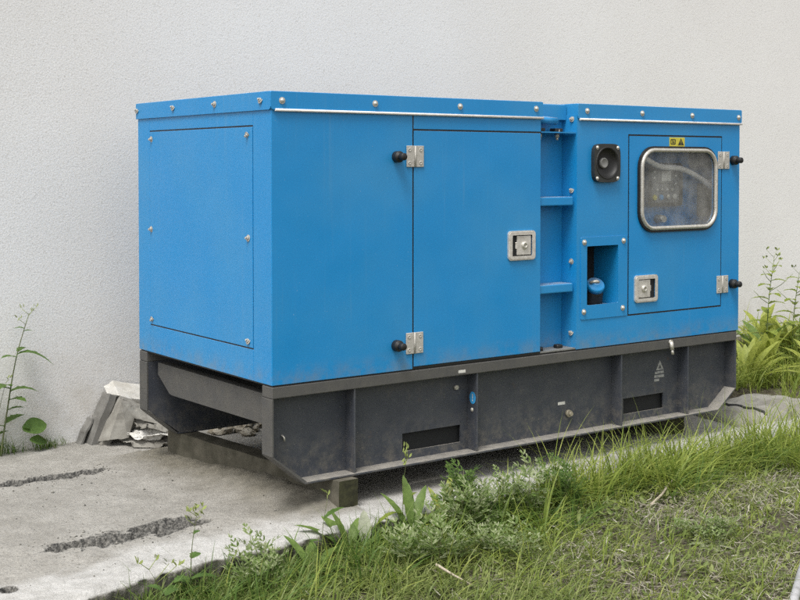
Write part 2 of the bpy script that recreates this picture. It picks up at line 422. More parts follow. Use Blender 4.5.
# ------------------------------------------------------------------ the generator
L=2.64; W=1.153; XL=1.326; XR=1.538; ZB=.402; ZC=1.412; ZT=1.48
GEN=thing('generator','blue metal generator set on a dark steel skid beside the wall','generator',(1.3,.55,.017))
# canopy: two solid sections with a ladder recess between them
b=MB()
b.box(.004,XL,.004,W,ZB,ZC+.02)                               # left section core
b.box(0,.641,-.001,.0035,ZB,ZC+.01,.0012,1)                   # left plain panel
b.box(.647,XL,-.001,.0035,1.353,ZC+.01,.0012,1)               # header over the door
# end face: posts, header, sill
b.box(-.001,.0035,0,.133,ZB,ZC+.01,.0012,1); b.box(-.001,.0035,1.036,W,ZB,ZC+.01,.0012,1)
b.box(-.001,.0035,.1345,1.0345,1.359,ZC+.01,.0012,1); b.box(-.001,.0035,.1345,1.0345,ZB,.519,.0012,1)
# recess back panel and the solid middle behind it
b.box(XL+.001,XR-.001,.092,W,ZB,ZC+.02)
# right section shell
b.box(XR,XR+.004,-.001,W,ZB,ZC+.02)                           # side facing the recess
b.box(L-.004,L,.0,W,ZB,ZC+.02); b.box(XR+.004,L-.004,W-.004,W,ZB,ZC+.02); b.box(XR+.004,L-.004,.004,W-.004,ZB,ZB+.004)
b.box(XR+.004,L-.004,.004,W-.004,ZC+.012,ZC+.018)
zs=lambda *a:b.box(*a)
b.box(XR+.004,1.597,-.001,.0035,ZB,ZC+.01); b.box(1.797,1.859,-.001,.0035,ZB,ZC+.01)
b.box(1.597,1.797,-.001,.0035,.855,ZC+.01); b.box(1.597,1.797,-.001,.0035,ZB,.590)
b.box(2.509,L-.004,-.001,.0035,ZB,ZC+.01); b.box(1.859,2.509,-.001,.0035,1.351,ZC+.01); b.box(1.859,2.509,-.001,.0035,ZB,.526)
# filler pocket walls
b.box(1.797,1.801,.0035,.15,.58,.865); b.box(1.593,1.797,.0035,.15,.578,.582)
# instrument pocket behind the window
b.box(1.925,1.929,.006,.15,.86,1.33); b.box(2.605,2.609,.006,.15,.86,1.33); b.box(1.929,2.605,.15,.154,.86,1.33)
b.box(1.929,2.605,.006,.15,.856,.860); b.box(1.929,2.605,.006,.15,1.33,1.334)
b.mat(1); b.box(1.593,1.797,.15,.156,.578,.87); b.box(1.589,1.593,.0035,.15,.578,.87); b.box(1.593,1.797,.0035,.15,.866,.87)
canopy=b.build('canopy',[M['blue'],M['dark']],GEN)
# dark rubber in the joints
b=MB()
b.box(.641,.647,.0005,.0042,ZB,ZC); b.box(.647,XL,.0005,.0042,1.347,1.353); b.box(.647,XL-.002,.0005,.0042,ZB,.410)
b.box(.0005,.0042,.133,1.036,1.3545,1.3595); b.box(.0005,.0042,.133,1.036,.5185,.5235)
b.box(1.859,1.866,.0005,.006,.526,1.351); b.box(2.502,2.509,.0005,.006,.526,1.351); b.box(1.866,2.502,.0005,.006,1.344,1.351); b.box(1.866,2.502,.0005,.006,.526,.533)
b.box(.006,L-.006,.006,W-.006,.395,ZB)
b.build('joint_seal',M['black'],canopy)
# bolts
mb=MB(); mb.cyl((0,0,0),(0,-.0020,0),.0128,.0128,18); mb.lathe([(.0092,-.0),(.0092,-.003),(.0086,-.0055),(.006,-.008),(.003,-.0092),(0,-.0095)],(0,-.0005,0),(0,1,0),14)
BOLT=mb.mesh('bolt',M['zinc'])
mb=MB(); mb.cyl((0,0,0),(0,-.0018,0),.0132,.0132,18); mb.cyl((0,-.001,0),(0,-.008,0),.0085,.008,6); mb.cyl((0,-.009,0),(0,-.014,0),.0045,.004,8)
NUT=mb.mesh('bolt',M['hinge'])
mb=MB(); mb.cyl((0,0,0),(0,-.0015,0),.009,.009,14); mb.lathe([(.007,0),(.0068,-.003),(.004,-.0052),(0,-.006)],(0,-.0005,0),(0,1,0),12)
SCREW=mb.mesh('screw',M['zinc'])
EX=(0,0,-math.pi/2)   # turns a front-face fitting to the left end face
def jit(): return random.uniform(-.5,.5)
for z in (1.412,1.10,.787,.472): inst(NUT,'bolt',canopy,(XR-.0003,.030,z),(jit(),0,-math.pi/2))
# roof caps
def cap(x0,x1,left_end):
    b=MB(); b.box(x0+.004,x1-.0005,-.003,W+.007,ZC+.004,ZT+.001,.003,2)
    r=.012
    pl=[(x0+.001,ZT-.004),(x0+.003,ZT-.0005),(x1-.003,ZT-.0005),(x1,ZT-.004),(x1,ZC+r),(x1-r*.3,ZC+r*.3),(x1-r,ZC),(x0+r,ZC),(x0+.001+r*.3,ZC+r*.3),(x0+.001,ZC+r)]
    b.prism(pl,1,-.0078,-.0035,.0008)
    if left_end:
        pl=[(-.0068,ZT-.004),(-.005,ZT-.0005),(W+.004,ZT-.0005),(W+.0072,ZT-.004),(W+.0072,ZC),(-.0068+r,ZC),(-.0068+r*.3,ZC+r*.3),(-.0068,ZC+r)]
        b.prism(pl,0,x0-.0005,x0+.0038,.0008)
    return b.build('roof_cap',M['blue'],GEN)
capL=cap(-.0074,XL+.006,True); capR=cap(XR-.001,L+.0074,False)
b=MB(); b.box(XL+.0065,XR-.0015,.070,W,ZC+.004,ZT-.002,.003,1); b.box(XL+.0065,XR-.0015,.066,.069,ZC-.002,ZT-.012); b.build('roof_bridge',M['blue'],GEN)
for x,z in ((.041,1.446),(.456,1.447),(.876,1.448),(1.291,1.45)): inst(BOLT,'bolt',capL,(x,-.0078,z),(0,jit(),0))
for y in (.063,.423,.789,1.145): inst(NUT,'bolt',capL,(-.0079,y,1.448),(jit(),0,-math.pi/2))
for x,z in ((1.593,1.449),(1.942,1.447),(2.283,1.445),(2.622,1.444)): inst(BOLT,'bolt',capR,(x,-.0078,z),(0,jit(),0))
for cp,x0,x1 in ((capL,.012,XL+.005),(capR,XR+.010,L+.006)):     # white tube painting the sky's glint along the front flange lip
    b=MB(); b.tube([(x0,-.0085,ZC-.0005),(x0+.4*(x1-x0),-.0085,ZC-.0005),(x1,-.0085,ZC-.0005)],.0052,8); b.build('lip_glint_strip',M['glint_cable'],cp)
# left end panel
b=MB(); b.box(-.0025,.0022,.1365,1.0325,.5245,1.3535,.0012,1); ep=b.build('end_panel',M['blue'],GEN)
for y,z in ((1.013,1.322),(.172,1.323),(1.018,.935),(.168,.936),(1.012,.547),(.169,.548)): inst(NUT,'bolt',ep,(-.0025,y,z),(jit(),0,-math.pi/2))
# doors
b=MB(); b.box(.6475,XL-.003,-.0022,.0025,.4115,1.3465,.0014,2); doorA=b.build('door',M['blue'],GEN); tag(doorA,'large plain blue door with a square latch')
b=MB(); b.ring(rect_like(1.8665,2.5015,.5335,1.3435),rrect(1.943,2.441,.925,1.276,.075),1,-.0022,.0025); doorB=b.build('door',M['blue'],GEN); tag(doorB,'blue door with a rounded instrument window')
# hinges
def hinge():
    b=MB(); b.box(-.042,-.0045,-.005,0,-.042,.042,.0015,1); b.box(.0045,.042,-.005,0,-.042,.042,.0015,1)
    b.cyl((0,-.0034,-.0418),(0,-.0034,.0418),.0043,.0043,12)
    for sx in (-.028,.026):
        for sz in (-.026,.026): b.lathe([(.0085,0),(.0078,-.0012),(.004,-.0014),(.0035,-.0004),(0,-.0004)],(sx,-.005,sz),(0,1,0),12)
    return b.mesh('hinge',M['hinge'])
H=hinge()
for d,x,z in ((doorA,.651,1.245),(doorA,.6485,.506),(doorB,2.516,1.235),(doorB,2.513,.634)): inst(H,'hinge',d,(x,-.0024,z))
mb=MB(); mb.lathe([(0,0),(.0225,0),(.0225,-.022),(.021,-.026),(.013,-.027),(.013,-.031),(.0145,-.033),(.0145,-.052),(.013,-.055),(0,-.055)],(0,0,0),(0,1,0),18)
BUMP=mb.mesh('door_bumper',M['black'])
for x,z in ((.562,1.243),(.560,.503),(2.588,1.235),(2.586,.633)): inst(BUMP,'door_bumper',GEN,(x,-.001,z))
# latches
def latch(door,cx,cz,flip):
    sx=-1 if flip else 1
    b=MB(); w,h=.076,.062
    b.ring(rrect(cx-w,cx+w,cz-h,cz+h,.016),rrect(cx-w+.008,cx+w-.008,cz-h+.008,cz+h-.008,.012),1,-.0100,-.0024)
    b.ring(rrect(cx-w+.005,cx+w-.005,cz-h+.005,cz+h-.005,.013),rrect(cx-w+.020,cx+w-.020,cz-h+.018,cz+h-.018,.004),1,-.0128,-.0090)
    b.build('latch_frame',M['nickel'],door)
    b=MB(); b.prism(rrect(cx-w+.019,cx+w-.019,cz-h+.017,cz+h-.017,.004),1,-.0040,-.0026); b.build('latch_recess',M['dark'],door)
    b=MB(); x0,x1=(cx-.028,cx+.051) if not flip else (cx-.051,cx+.026)
    b.box(x0,x1,-.0085,-.0041,cz-.040,cz+.040,.0018,2); 
    e=x0 if not flip else x1
    b.box(e-.007,e+.007,-.0075,-.0041,cz-.014,cz+.014,.002,1)
    b.build('latch_paddle',M['nickel'],door)
    b=MB(); lx=cx+.014*sx; b.lathe([(.0165,0),(.016,-.005),(.013,-.0085),(.006,-.0085),(.0055,-.006),(0,-.006)],(lx,-.0085,cz),(0,1,0),18)
    b.box(lx-.0015,lx+.0015,-.0150,-.0143,cz-.007,cz+.007); b.build('lock_cylinder',M['zinc'],door)
latch(doorA,1.212,.872,False); latch(doorB,1.975,.645,True)
# window in the right door
b=MB(); b.ring(rrect(1.918,2.466,.902,1.298,.098),rrect(1.940,2.444,.924,1.276,.080),1,-.013,-.002)
b.build('window_frame',M['black'],doorB)
b=MB(); 
ctr=rrect(1.936,2.448,.920,1.280,.080,10); ctr.append(ctr[0]); b.tube([(p[0],-.0150,p[1]) for p in ctr],.0095,8,cap=False); b.build('window_trim',M['zinc'],doorB)
b=MB(); b.prism(rrect(1.938,2.446,.922,1.278,.078),1,-.0075,-.0045); b.build('window_pane',M['glass'],doorB)
b=MB(); b.box(2.131,2.237,-.0032,-.0024,1.299,1.341); b.mat(1)
b.prism([(2.190,1.305),(2.230,1.305),(2.210,1.337)],1,-.0040,-.0034); b.ring(rrect(2.139,2.173,1.308,1.332,.003),rrect(2.143,2.169,1.312,1.328,.002),1,-.0040,-.0034); b.box(2.150,2.156,-.0040,-.0034,1.314,1.326); b.box(2.159,2.165,-.0040,-.0034,1.314,1.322)
b.mat(0); b.box(2.2088,2.2112,-.0046,-.0042,1.314,1.327); b.box(2.2088,2.2112,-.0046,-.0042,1.3085,1.311)
b.build('warning_sticker',[M['yellow'],M['ink']],doorB)
# instruments behind the window
PX=2.235
b=MB(); b.prism(rrect(PX-.118,PX+.118,1.015,1.222,.018),1,.115,.1498); cp_=b.build('control_panel',M['bezel'],GEN)
b=MB(); b.ring(rrect(PX-.118,PX+.118,1.015,1.222,.018),rrect(PX-.100,PX+.100,1.033,1.204,.010),1,.108,.1148); b.build('panel_bezel',M['plastic'],cp_)
b=MB(); b.box(PX-.055,PX+.045,.107,.1148,1.125,1.192,.002,1); b.mat(1); b.box(PX-.035,PX+.030,.1052,.1066,1.135,1.183); b.build('display',[M['grey'],M['white']],cp_)
for i,(x,z) in enumerate([(-.075,1.057),(-.03,1.057),(.02,1.060),(.065,1.060)]+[(-.06+.035*k,1.095) for k in range(4)]+[(-.08,1.15),(-.08,1.18),(.07,1.16),(.07,1.12)]):
    b=MB(); rr_=.014 if i<4 else .0075; b.lathe([(rr_,0),(rr_,-.006),(rr_*.8,-.009),(0,-.009)],(PX+x,.1148,z),(0,1,0),12); b.build('button',M[('yellow','sky','zinc','white')[i%4] if i<4 else 'white'],cp_)
b=MB(); b.cyl((2.215,.149,.955),(2.215,.10,.955),.020,.017,14); b.build('key_switch',M['zinc'],GEN)
b=MB(); pts=[]
for k in range(25):
    t=k/24; pts.append((1.935+.60*t,.035+.04*math.sin(t*2.6),1.262-.052*sstep(0,.4,t)-.02*t-.40*max(0,t-.55)**1.7))
b.tube(pts,.0135,10); b.build('cable',M['glint_cable'],GEN)
b=MB(); b.box(2.50,2.595,.10,.149,.96,1.12,.006,1); b.build('junction_box',M['plastic'],GEN)
b=MB(); b.box(2.44,2.59,.09,.149,1.20,1.32,.006,1); b.build('junction_box',M['plastic'],GEN)
# horn
b=MB(); cx,cz=1.7065,1.2205; hw=.0825; outl=[]
for k in range(48):
    a=2*math.pi*k/48; ca,sa=math.cos(a),math.sin(a); q=(abs(ca)**5+abs(sa)**5)**(-1/5); rr=min(q*.0835,.1035); outl.append((cx+rr*ca*.98,cz+rr*sa*1.02))
inn=[(cx+.064*math.cos(2*math.pi*k/48),cz+.066*math.sin(2*math.pi*k/48)) for k in range(48)]
b.ring(outl,inn,1,-.022,-.0015); horn=b.build('horn',M['plastic'],GEN)
b=MB(); b.lathe([(.0645,-.020),(.069,-.025),(.072,-.0235),(.073,-.0215)],(cx,0,cz),(0,1,0),36); b.lathe([(.0645,-.021),(.060,-.012),(.048,-.004),(.030,-.0018),(0,-.0018)],(cx,0,cz),(0,1,0),36); b.build('horn_bowl',M['black'],horn,fix=False)
b=MB(); b.lathe([(.024,-.002),(.024,-.010),(.021,-.014),(.019,-.0145),(.017,-.013),(0,-.013)],(cx-.010,0,cz),(0,1,0),24); b.build('horn_plug',M['grey'],horn)
for sx in (-1,1):
    for sz in (-1,1): inst(SCREW,'screw',horn,(cx+sx*.064,-.022,cz+sz*.068))
# coolant filler frame
b=MB()
b.ring(rect_like(1.562,1.852,.530,.893,1),rect_like(1.599,1.795,.592,.853,1),1,-.0045,-.0012)
ff=b.build('filler_frame',M['blue'],GEN)
for x,z in ((1.582,.871),(1.828,.870),(1.580,.564),(1.824,.566)): inst(BOLT,'bolt',ff,(x,-.0045,z),(0,jit(),0))
b=MB(); ax=V((-.30,-.62,.72)).normalized(); o=V((1.706,.055,.662))
b.lathe([(0,.034),(.016,.034),(.018,.028),(.036,.024),(.043,.017),(.043,0),(.02,-.002)],o,ax,20); fc=b.build('filler_cap',M['blue'],GEN)
b=MB(); q=o+ax*.034; sd_=ax.cross(V((0,0,1))).normalized(); b.tube([q-sd_*.012,q+ax*.006,q+sd_*.030-ax*.002],[.007,.008,.006],8); b.build('cap_lever',M['zinc'],fc)
b=MB(); b.tube([o-ax*.002,o-ax*.028,(1.722,.085,.612),(1.724,.095,.583)],[.038,.045,.047,.05],16); b.build('filler_neck',M['black'],GEN)
# ladder recess: rungs, top plate, lifting bar, bottom ledge
for z in (1.073,.694):
    b=MB(); b.box(XL+.004,XR-.012,.008,.088,z-.038,z,.005,2); b.build('rung',M['blue'],GEN)
b=MB(); b.box(XL+.004,XR-.003,.003,.088,1.350,1.355); pl=b.build('recess_plate',M['blue'],GEN)
mb=MB(); mb.cyl((0,0,0),(0,0,-.018),.011,.011,6); mb.cyl((0,0,-.018),(0,0,-.030),.006,.006,8); mb.cyl((0,0,.005),(0,0,.016),.016,.016,8)
NUTV=mb.mesh('bolt',M['zinc'])
for x in (1.36,1.462): inst(NUTV,'bolt',pl,(x,.045,1.350))
for q in ((1.44,1.485,.03,.07),(1.345,1.372,.02,.05)):
    b=MB(); b.box(*q,1.3552,1.371,.003,1); b.build('rubber_pad',M['black'],pl)
b=MB(); b.cyl((XL+.004,.040,1.408),(1.452,.040,1.402),.0165,.0165,16); b.mat(1); b.cyl((1.452,.040,1.402),(1.4545,.040,1.402),.012,.012,14); b.build('lifting_bar',[M['blue'],M['dark']],GEN)
b=MB(); b.box(XL+.002,XR-.002,.002,.090,.403,.409); b.build('recess_ledge',M['grey'],GEN)
b=MB(); b.cyl((1.352,.03,.4092),(1.352,.03,.425),.014,.012,10); b.build('rubber_pad',M['black'],GEN)
b=MB(); b.box(1.455,1.49,.03,.06,.4092,.425,.004,1); b.build('rubber_pad',M['black'],GEN)
# ---- skid
ZF=.017; ZW=.396; YW=.066
b=MB(); b.box(0,L-.010,0,.074,.352,ZW,.003,1); tb=b.build('top_rail',M['dusty'],GEN)
b=MB(); b.box(0,L-.010,W-.074,W,.352,ZW,.003,1); b.build('top_rail',M['dusty'],GEN)
def webpoly(n=1):
    return
def beam(y0,y1,front):
    b=MB(); xa,xb=.008,L-.018
    # web as a plate with two slots
    yo,yi=(YW,YW+.008) if front else (W-YW-.008,W-YW)
    def zlow(x):
        if x<.142: return ZF+.01+(.142-x)*.84
        if x>2.505: return ZF+.01+(x-2.505)*.80
        return ZF+.01
    xsp=[xa,.142,.640,.940,1.905,2.176,2.505,xb]
    for x0,x1 in zip(xsp[:-1],xsp[1:]):
        slot=(x0 in (.640,1.905)) and front
        if slot:
            b.prism([(x0,ZF+.01),(x1,ZF+.01),(x1,.060),(x0,.060)],1,yo,yi); b.prism([(x0,.133),(x1,.133),(x1,.352),(x0,.352)],1,yo,yi)
        else: b.prism([(x0,zlow(x0)),(x1,zlow(x1)),(x1,.352),(x0,.352)],1,yo,yi)
    fa,fb=(0,YW+.008) if front else (W-YW-.008,W)
    b.box(.142,2.505,fa,fb,ZF,ZF+.010,.002,1)
    return b.build('side_beam',M['skid'],GEN)
bf=beam(0,.074,True); bb=beam(W-.074,W,False)
for bm_,(fa,fb) in ((bf,(0.0005,.074)),(bb,(W-.074,W-.0005))):
    b=MB(); b.box(-.001,.008,fa,fb,.137,.3515,.0015,1); b.prism([(-.001,.1365),(.008,.1365),(.1495,ZF+.010),(.1425,ZF+.001)],1,fa,fb); o=b.build('end_plate',M['dusty'],bm_)
    b=MB(); b.box(L-.019,L-.010,fa,fb,.117,.3515,.0015,1); b.prism([(L-.010,.1165),(L-.019,.1165),(2.499,ZF+.010),(2.506,ZF+.001)],1,fa,fb); b.build('end_plate',M['skid'],bm_)
for x in (.369,.980,1.830,2.281):
    b=MB(); b.box(x-.004,x+.004,.004,YW,ZF+.010,.352,.001,1); b.build('rib',M['skid'],bf)
b=MB(); pr=[(1.04,.352),(1.04,.30),(.93,.232),(.90,.228),(.09,.238),(.075,.245),(.075,.352)]
b.prism(pr,0,.035,.075); b.build('cross_beam',M['dusty'],GEN)
b=MB(); b.prism([(p[0],p[1]) for p in pr],0,2.54,2.58); b.build('cross_beam',M['skid'],GEN)
b=MB(); b.box(.40,2.50,.10,1.05,.15,.394); b.build('skid_light_block',M['dark'],GEN)  # unseen dark box added to stop light showing through the slots
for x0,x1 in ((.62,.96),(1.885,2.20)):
    b=MB(); b.box(x0,x1,.088,.11,.045,.15); b.build('slot_shade_plate',M['dark'],bf)  # dark plate added behind each slot, coloured as the shade inside
b=MB(); b.cyl((.912,YW,.292),(.912,YW-.012,.292),.011,.010,6); b.build('plug',M['zinc'],bf)
b=MB(); b.prism([(.106-.045,.245+.022*1)]+[] if False else [(.030+.020*math.cos(a*.5236),.246+.026*math.sin(a*.5236)) for a in range(12)],0,.9748,.9755)
b.mat(1); b.prism([(.028,.262),(.032,.262),(.032,.243),(.028,.243)],0,.9742,.9747); b.prism([(.028,.239),(.032,.239),(.032,.232),(.028,.232)],0,.9742,.9747); b.build('round_sticker',[M['sky'],M['white']],bf)
inst(SCREW,'screw',bf,(.976,.034,.196),EX)
b=MB(); b.box(1.492,1.535,YW-.0012,YW-.0004,.150,.163); b.build('rating_label',M['white'],bf)
b=MB(); b.cyl((1.553,YW,.108),(1.553,YW-.014,.108),.017,.016,8); b.cyl((1.553,YW-.014,.108),(1.553,YW-.026,.108),.010,.010,6); b.build('drain_plug',M['brass'],bf)
b=MB(); 
b.ring([(2.124,.243),(2.176,.243),(2.150,.290)],[(2.140,.250),(2.160,.250),(2.150,.270)],1,YW-.0016,YW-.0004)
b.box(2.117,2.178,YW-.0016,YW-.0004,.226,.238); b.box(2.112,2.180,YW-.0016,YW-.0004,.208,.221); b.box(2.112,2.145,YW-.0016,YW-.0004,.191,.203); b.build('stencil',M['faded'],bf)
b=MB(); b.box(.875,.912,-.0012,-.0003,.362,.374); b.build('rating_label',M['white'],tb)
b=MB(); b.cyl((2.148,-.0,.382),(2.148,-.008,.382),.013,.013,6); b.cyl((2.148,-.006,.385),(2.15,-.010,.348),.010,.010,10); b.cyl((2.15,-.010,.348),(2.153,-.012,.326),.007,.007,8); b.build('earth_stud',M['zinc'],tb)
b=MB(); b.tube([(.078,YW-.001,.200),(.083,YW-.012,.192),(.086,YW-.010,.178)],.004,6); b.build('hook',M['zinc'],bf)
# ------------------------------------------------------------------ timbers under the skid
def timber(name,label,x0,x1,xb,yf,yb,zt,zb,sd):
    b=MB(); n=24; r=random.Random(sd)
    sec=[(0,0),(.5,0.0),(1,0),(1,.5),(1,1),(.5,1.0),(0,1),(0,.5)]
    vs=[]
    for i in range(n+1):
        t=i/n; y=yf+(yb-yf)*t; xa=x0+(xb-x0)*t; w=x1-x0
        for k,(u,v) in enumerate(sec):
            j=.004*fbm(y*6+k*7.1,k*3.3,sd)
            vs.append((xa+w*u+j,y,zb+(zt-zb)*v - (.003*abs(j)*80 if v==1 else 0)))
    m=len(sec); fs=[(i*m+k,(i+1)*m+k,(i+1)*m+(k+1)%m,i*m+(k+1)%m) for i in range(n) for k in range(m)]
    b._new(vs,fs); b.mat(1); b._new([vs[k] for k in range(m)],[tuple(range(m))]); b._new([vs[n*m+k] for k in range(m)],[tuple(range(m))])
    bmesh.ops.remove_doubles(b.bm,verts=b.bm.verts[:],dist=1e-5)
    o=b.build(name,[M['wood'],M['timberend']]); tag(o,label,'timber beam','timbers under the generator')
timber('timber_sleeper','square timber beam with dark mossy end under the left end of the skid',.269,.356,.152,-.035,1.19,ZF-.001,SLZ-.012,1)
timber('timber_sleeper','dark timber beam behind grass under the right end of the skid',2.27,2.40,2.27,.13,1.19,ZF-.001,SLZ-.012,2)
# ------------------------------------------------------------------ odds and ends by the wall
def slab_obj(name,label,cat,pts,thick,m,bev=.004):
    """bent sheet: profile pts (x,z) swept between two y values"""
def leaning(name,label,p0,p1,width_y,th,m):
    # board from foot p0 to top p1, thickness th, depth along y
    d=(V(p1)-V(p0)); n=d.cross(V((0,1,0))).normalized()
    b=MB(); q=[]
    N=8; vs=[]
    for i in range(N+1):
        t=i/N; c=V(p0)+d*t
        for s,yy in ((0,0),(1,0),(1,1),(0,1)):
            vs.append(c+n*th*s+V((0,width_y*yy,0))+V((.006*fbm(t*3,yy*4,s+th*40),0,.006*fbm(t*5+9,yy,s))))
    fs=[(i*4+k,(i+1)*4+k,(i+1)*4+(k+1)%4,i*4+(k+1)%4) for i in range(N) for k in range(4)]+[(3,2,1,0),tuple(N*4+k for k in range(4))]
    b._new(vs,fs)
    bmesh.ops.bevel(b.bm,geom=b.bm.edges[:],offset=.003,segments=1,affect='EDGES')
    return tag(b.build(name,m),label,'board','boards leaning by the wall')
leaning('leaning_board','thin dark narrow board, leftmost against the wall',(-.102,1.60,-.095),(-.035,1.615,.022),.06,-.016,M['board'])
leaning('leaning_board','thick grey board leaning beside the white sheet',(-.068,1.555,-.095),(.037,1.575,.135),.09,-.040,M['board'])
leaning('leaning_board','pale board behind the crumpled sack, nearest the generator',(-.028,1.53,-.093),(.088,1.545,.112),.09,-.045,M['tarp'])
def crumple(name,label,cat,fn,nu,nv,m,th,group=None):
    vs=[fn(i/nu,j/nv) for i in range(nu+1) for j in range(nv+1)]
    fs=[(i*(nv+1)+j,(i+1)*(nv+1)+j,(i+1)*(nv+1)+j+1,i*(nv+1)+j+1) for i in range(nu) for j in range(nv)]
    me=bpy.data.meshes.new(name); me.from_pydata(vs,[],fs); me.materials.append(m); me.polygons.foreach_set('use_smooth',[True]*len(fs)); me.update()
    o=bpy.data.objects.new(name,me); COL.objects.link(o)
    if th: md=o.modifiers.new('thickness','SOLIDIFY'); md.thickness=th; md.offset=0
    return tag(o,label,cat,group)
def ridged(x,y,z,o=3):
    a=0;f=1;s=1
    for k in range(o): a+=s*(1-2*abs(noise.noise(V((x*f,y*f,z+k*3))))); f*=2.1; s*=.5
    return a
def faceted(name,label,cat,P,F,cuts,amp,fr,m,th):
    bm=bmesh.new(); vv={k:bm.verts.new(p) for k,p in P.items()}
    for f in F: bm.faces.new([vv[k] for k in f])
    bmesh.ops.subdivide_edges(bm,edges=bm.edges[:],cuts=cuts,use_grid_fill=True)
    bmesh.ops.triangulate(bm,faces=bm.faces[:])
    for v in bm.verts:
        c=v.co; v.co=c+V((noise.noise(c*fr),noise.noise(c*fr+V((9,2,4))),ridged(c.x*fr*.7,c.z*fr*.7+c.y*fr,3)*.8))*amp
        if v.co.z<-.094: v.co.z=-.094
    bmesh.ops.recalc_face_normals(bm,faces=bm.faces[:])
    me=bpy.data.meshes.new(name); bm.to_mesh(me); bm.free(); me.materials.append(m)
    o=bpy.data.objects.new(name,me); COL.objects.link(o)
    md=o.modifiers.new('thickness','SOLIDIFY'); md.thickness=th; md.offset=0
    return tag(o,label,cat)
P=dict(S0=(.037,1.65,.155),S1=(.094,1.672,.172),S2=(.40,1.672,.10),S3=(.38,1.58,.03),S4=(.087,1.575,.114),S5=(.032,1.60,.128),S6=(.10,1.575,.075),S7=(.34,1.575,.0))
faceted('plastic_sheet','white plastic sheet laid over the tops of the leaning boards','sheet',P,[('S0','S1','S4','S5'),('S1','S2','S3','S4'),('S4','S3','S7','S6')],5,.006,14,M['sheet'],.003)
P=dict(P0=(.062,1.50,.094),P1=(-.035,1.575,-.090),P2=(-.002,1.49,-.070),P3=(.079,1.46,-.065),P4=(.118,1.48,.02),P5=(.19,1.56,.061),P6=(.212,1.41,-.008),P7=(.099,1.60,.118),P8=(.30,1.52,.03))
faceted('crumpled_sack','grey crumpled sack folded into a peak in front of the leaning boards','sack',P,[('P0','P1','P2'),('P0','P2','P3'),('P0','P3','P4'),('P0','P4','P6','P5'),('P5','P6','P8'),('P0','P7','P1'),('P0','P5','P7'),('P7','P5','P8')],10,.0060,19,M['tarp'],.0025)
def wavy(name,label,c,sd,m):
    """thin creased sheet over four corner points: left back, right back, right front, left front"""
    c=[V(p) for p in c]
    def fn(u,v):
        p=(c[0]*(1-u)+c[1]*u)*(1-v)+(c[3]*(1-u)+c[2]*u)*v
        f=.012*math.sin(v*9+u*2.5+sd*2)*(.4+.8*v)+.008*ridged(u*3+sd,v*2.5,sd,3)+.010*fbm(u*2.2,v*2.2,sd)
        ed=.02*fbm(u*5+sd,v*5,sd+4)
        q=p+V((ed*.6,-ed,f)); q.z=max(q.z,-.0935+.0008*sd); return tuple(q)
    return crumple(name,label,'sheet',fn,46,36,m,.0022,'crumpled sheets by the skid end')
wavy('crumpled_sheet','lowest creased sheet of the heap, its edge flat on the concrete',[(.05,1.50,-.075),(.30,1.46,-.07),(.20,1.285,-.090),(.085,1.40,-.092)],1,M['tarp'])
wavy('crumpled_sheet','middle creased sheet of the heap, curling up beside the skid end',[(.06,1.50,-.045),(.30,1.45,-.035),(.235,1.30,-.058),(.10,1.39,-.066)],2,M['sheet'])
wavy('crumpled_sheet','uppermost creased sheet of the heap, sloping from the peak to the skid',[(.12,1.52,.005),(.30,1.47,.015),(.250,1.34,-.028),(.12,1.42,-.030)],3,M['tarp'])
def tarpR(u,v):
    x=2.70+.66*u+.06*v; y=.035+.40*v-.05*u+.015*fbm(u*5,v*5,2)
    e=min(u,1-u)*6; e=min(1,e)*min(1,min(v,1-v)*7)
    e=max(0,e)**.45
    z=SLZ-.004+e*(.052+.014*ridged(u*1.6,v*2.4,3,3)+.014*math.sin(u*9+v*3)*.6)
    return (x,y,z)
tp=crumple('folded_tarp','flat folded grey tarp with a dark strap by the right skid end','tarp',tarpR,60,50,M['tarp'],0)
b=MB(); pts=[V(tarpR(.36+.02*math.sin(t*4)-.02*t,t/20*1.0))+V((0,0,.003)) for t in range(1,20)]
b.tube(pts,.008,6); o=b.build('strap',M['strap']); o.parent=tp
def rock(name,label,loc,r,sd,m=None,group='rubble behind the generator',flat=.6):
    bm=bmesh.new(); bmesh.ops.create_icosphere(bm,subdivisions=3,radius=1)
    for v in bm.verts:
        n=1+.45*fbm(v.co.x*1.6+sd,v.co.y*1.6,v.co.z*1.6+sd*3,4); v.co=v.co*n*r; v.co.z*=flat
    me=bpy.data.meshes.new(name); bm.to_mesh(me); bm.free(); me.materials.append(m or M['rubble'])
    o=bpy.data.objects.new(name,me); COL.objects.link(o); o.location=loc; o.rotation_euler=(0,0,sd); return tag(o,label,'rubble',group)
for i,(x,y,r) in enumerate(((.56,1.45,.055),(.68,1.42,.06),(.76,1.50,.07),(.88,1.46,.075),(.64,1.33,.035),(.80,1.36,.04))):
    rock('rubble_stone','pale rubble stone seen beneath the skid behind the cross beam',(x,y,SLZ+r*.3),r,i*1.7+.3)
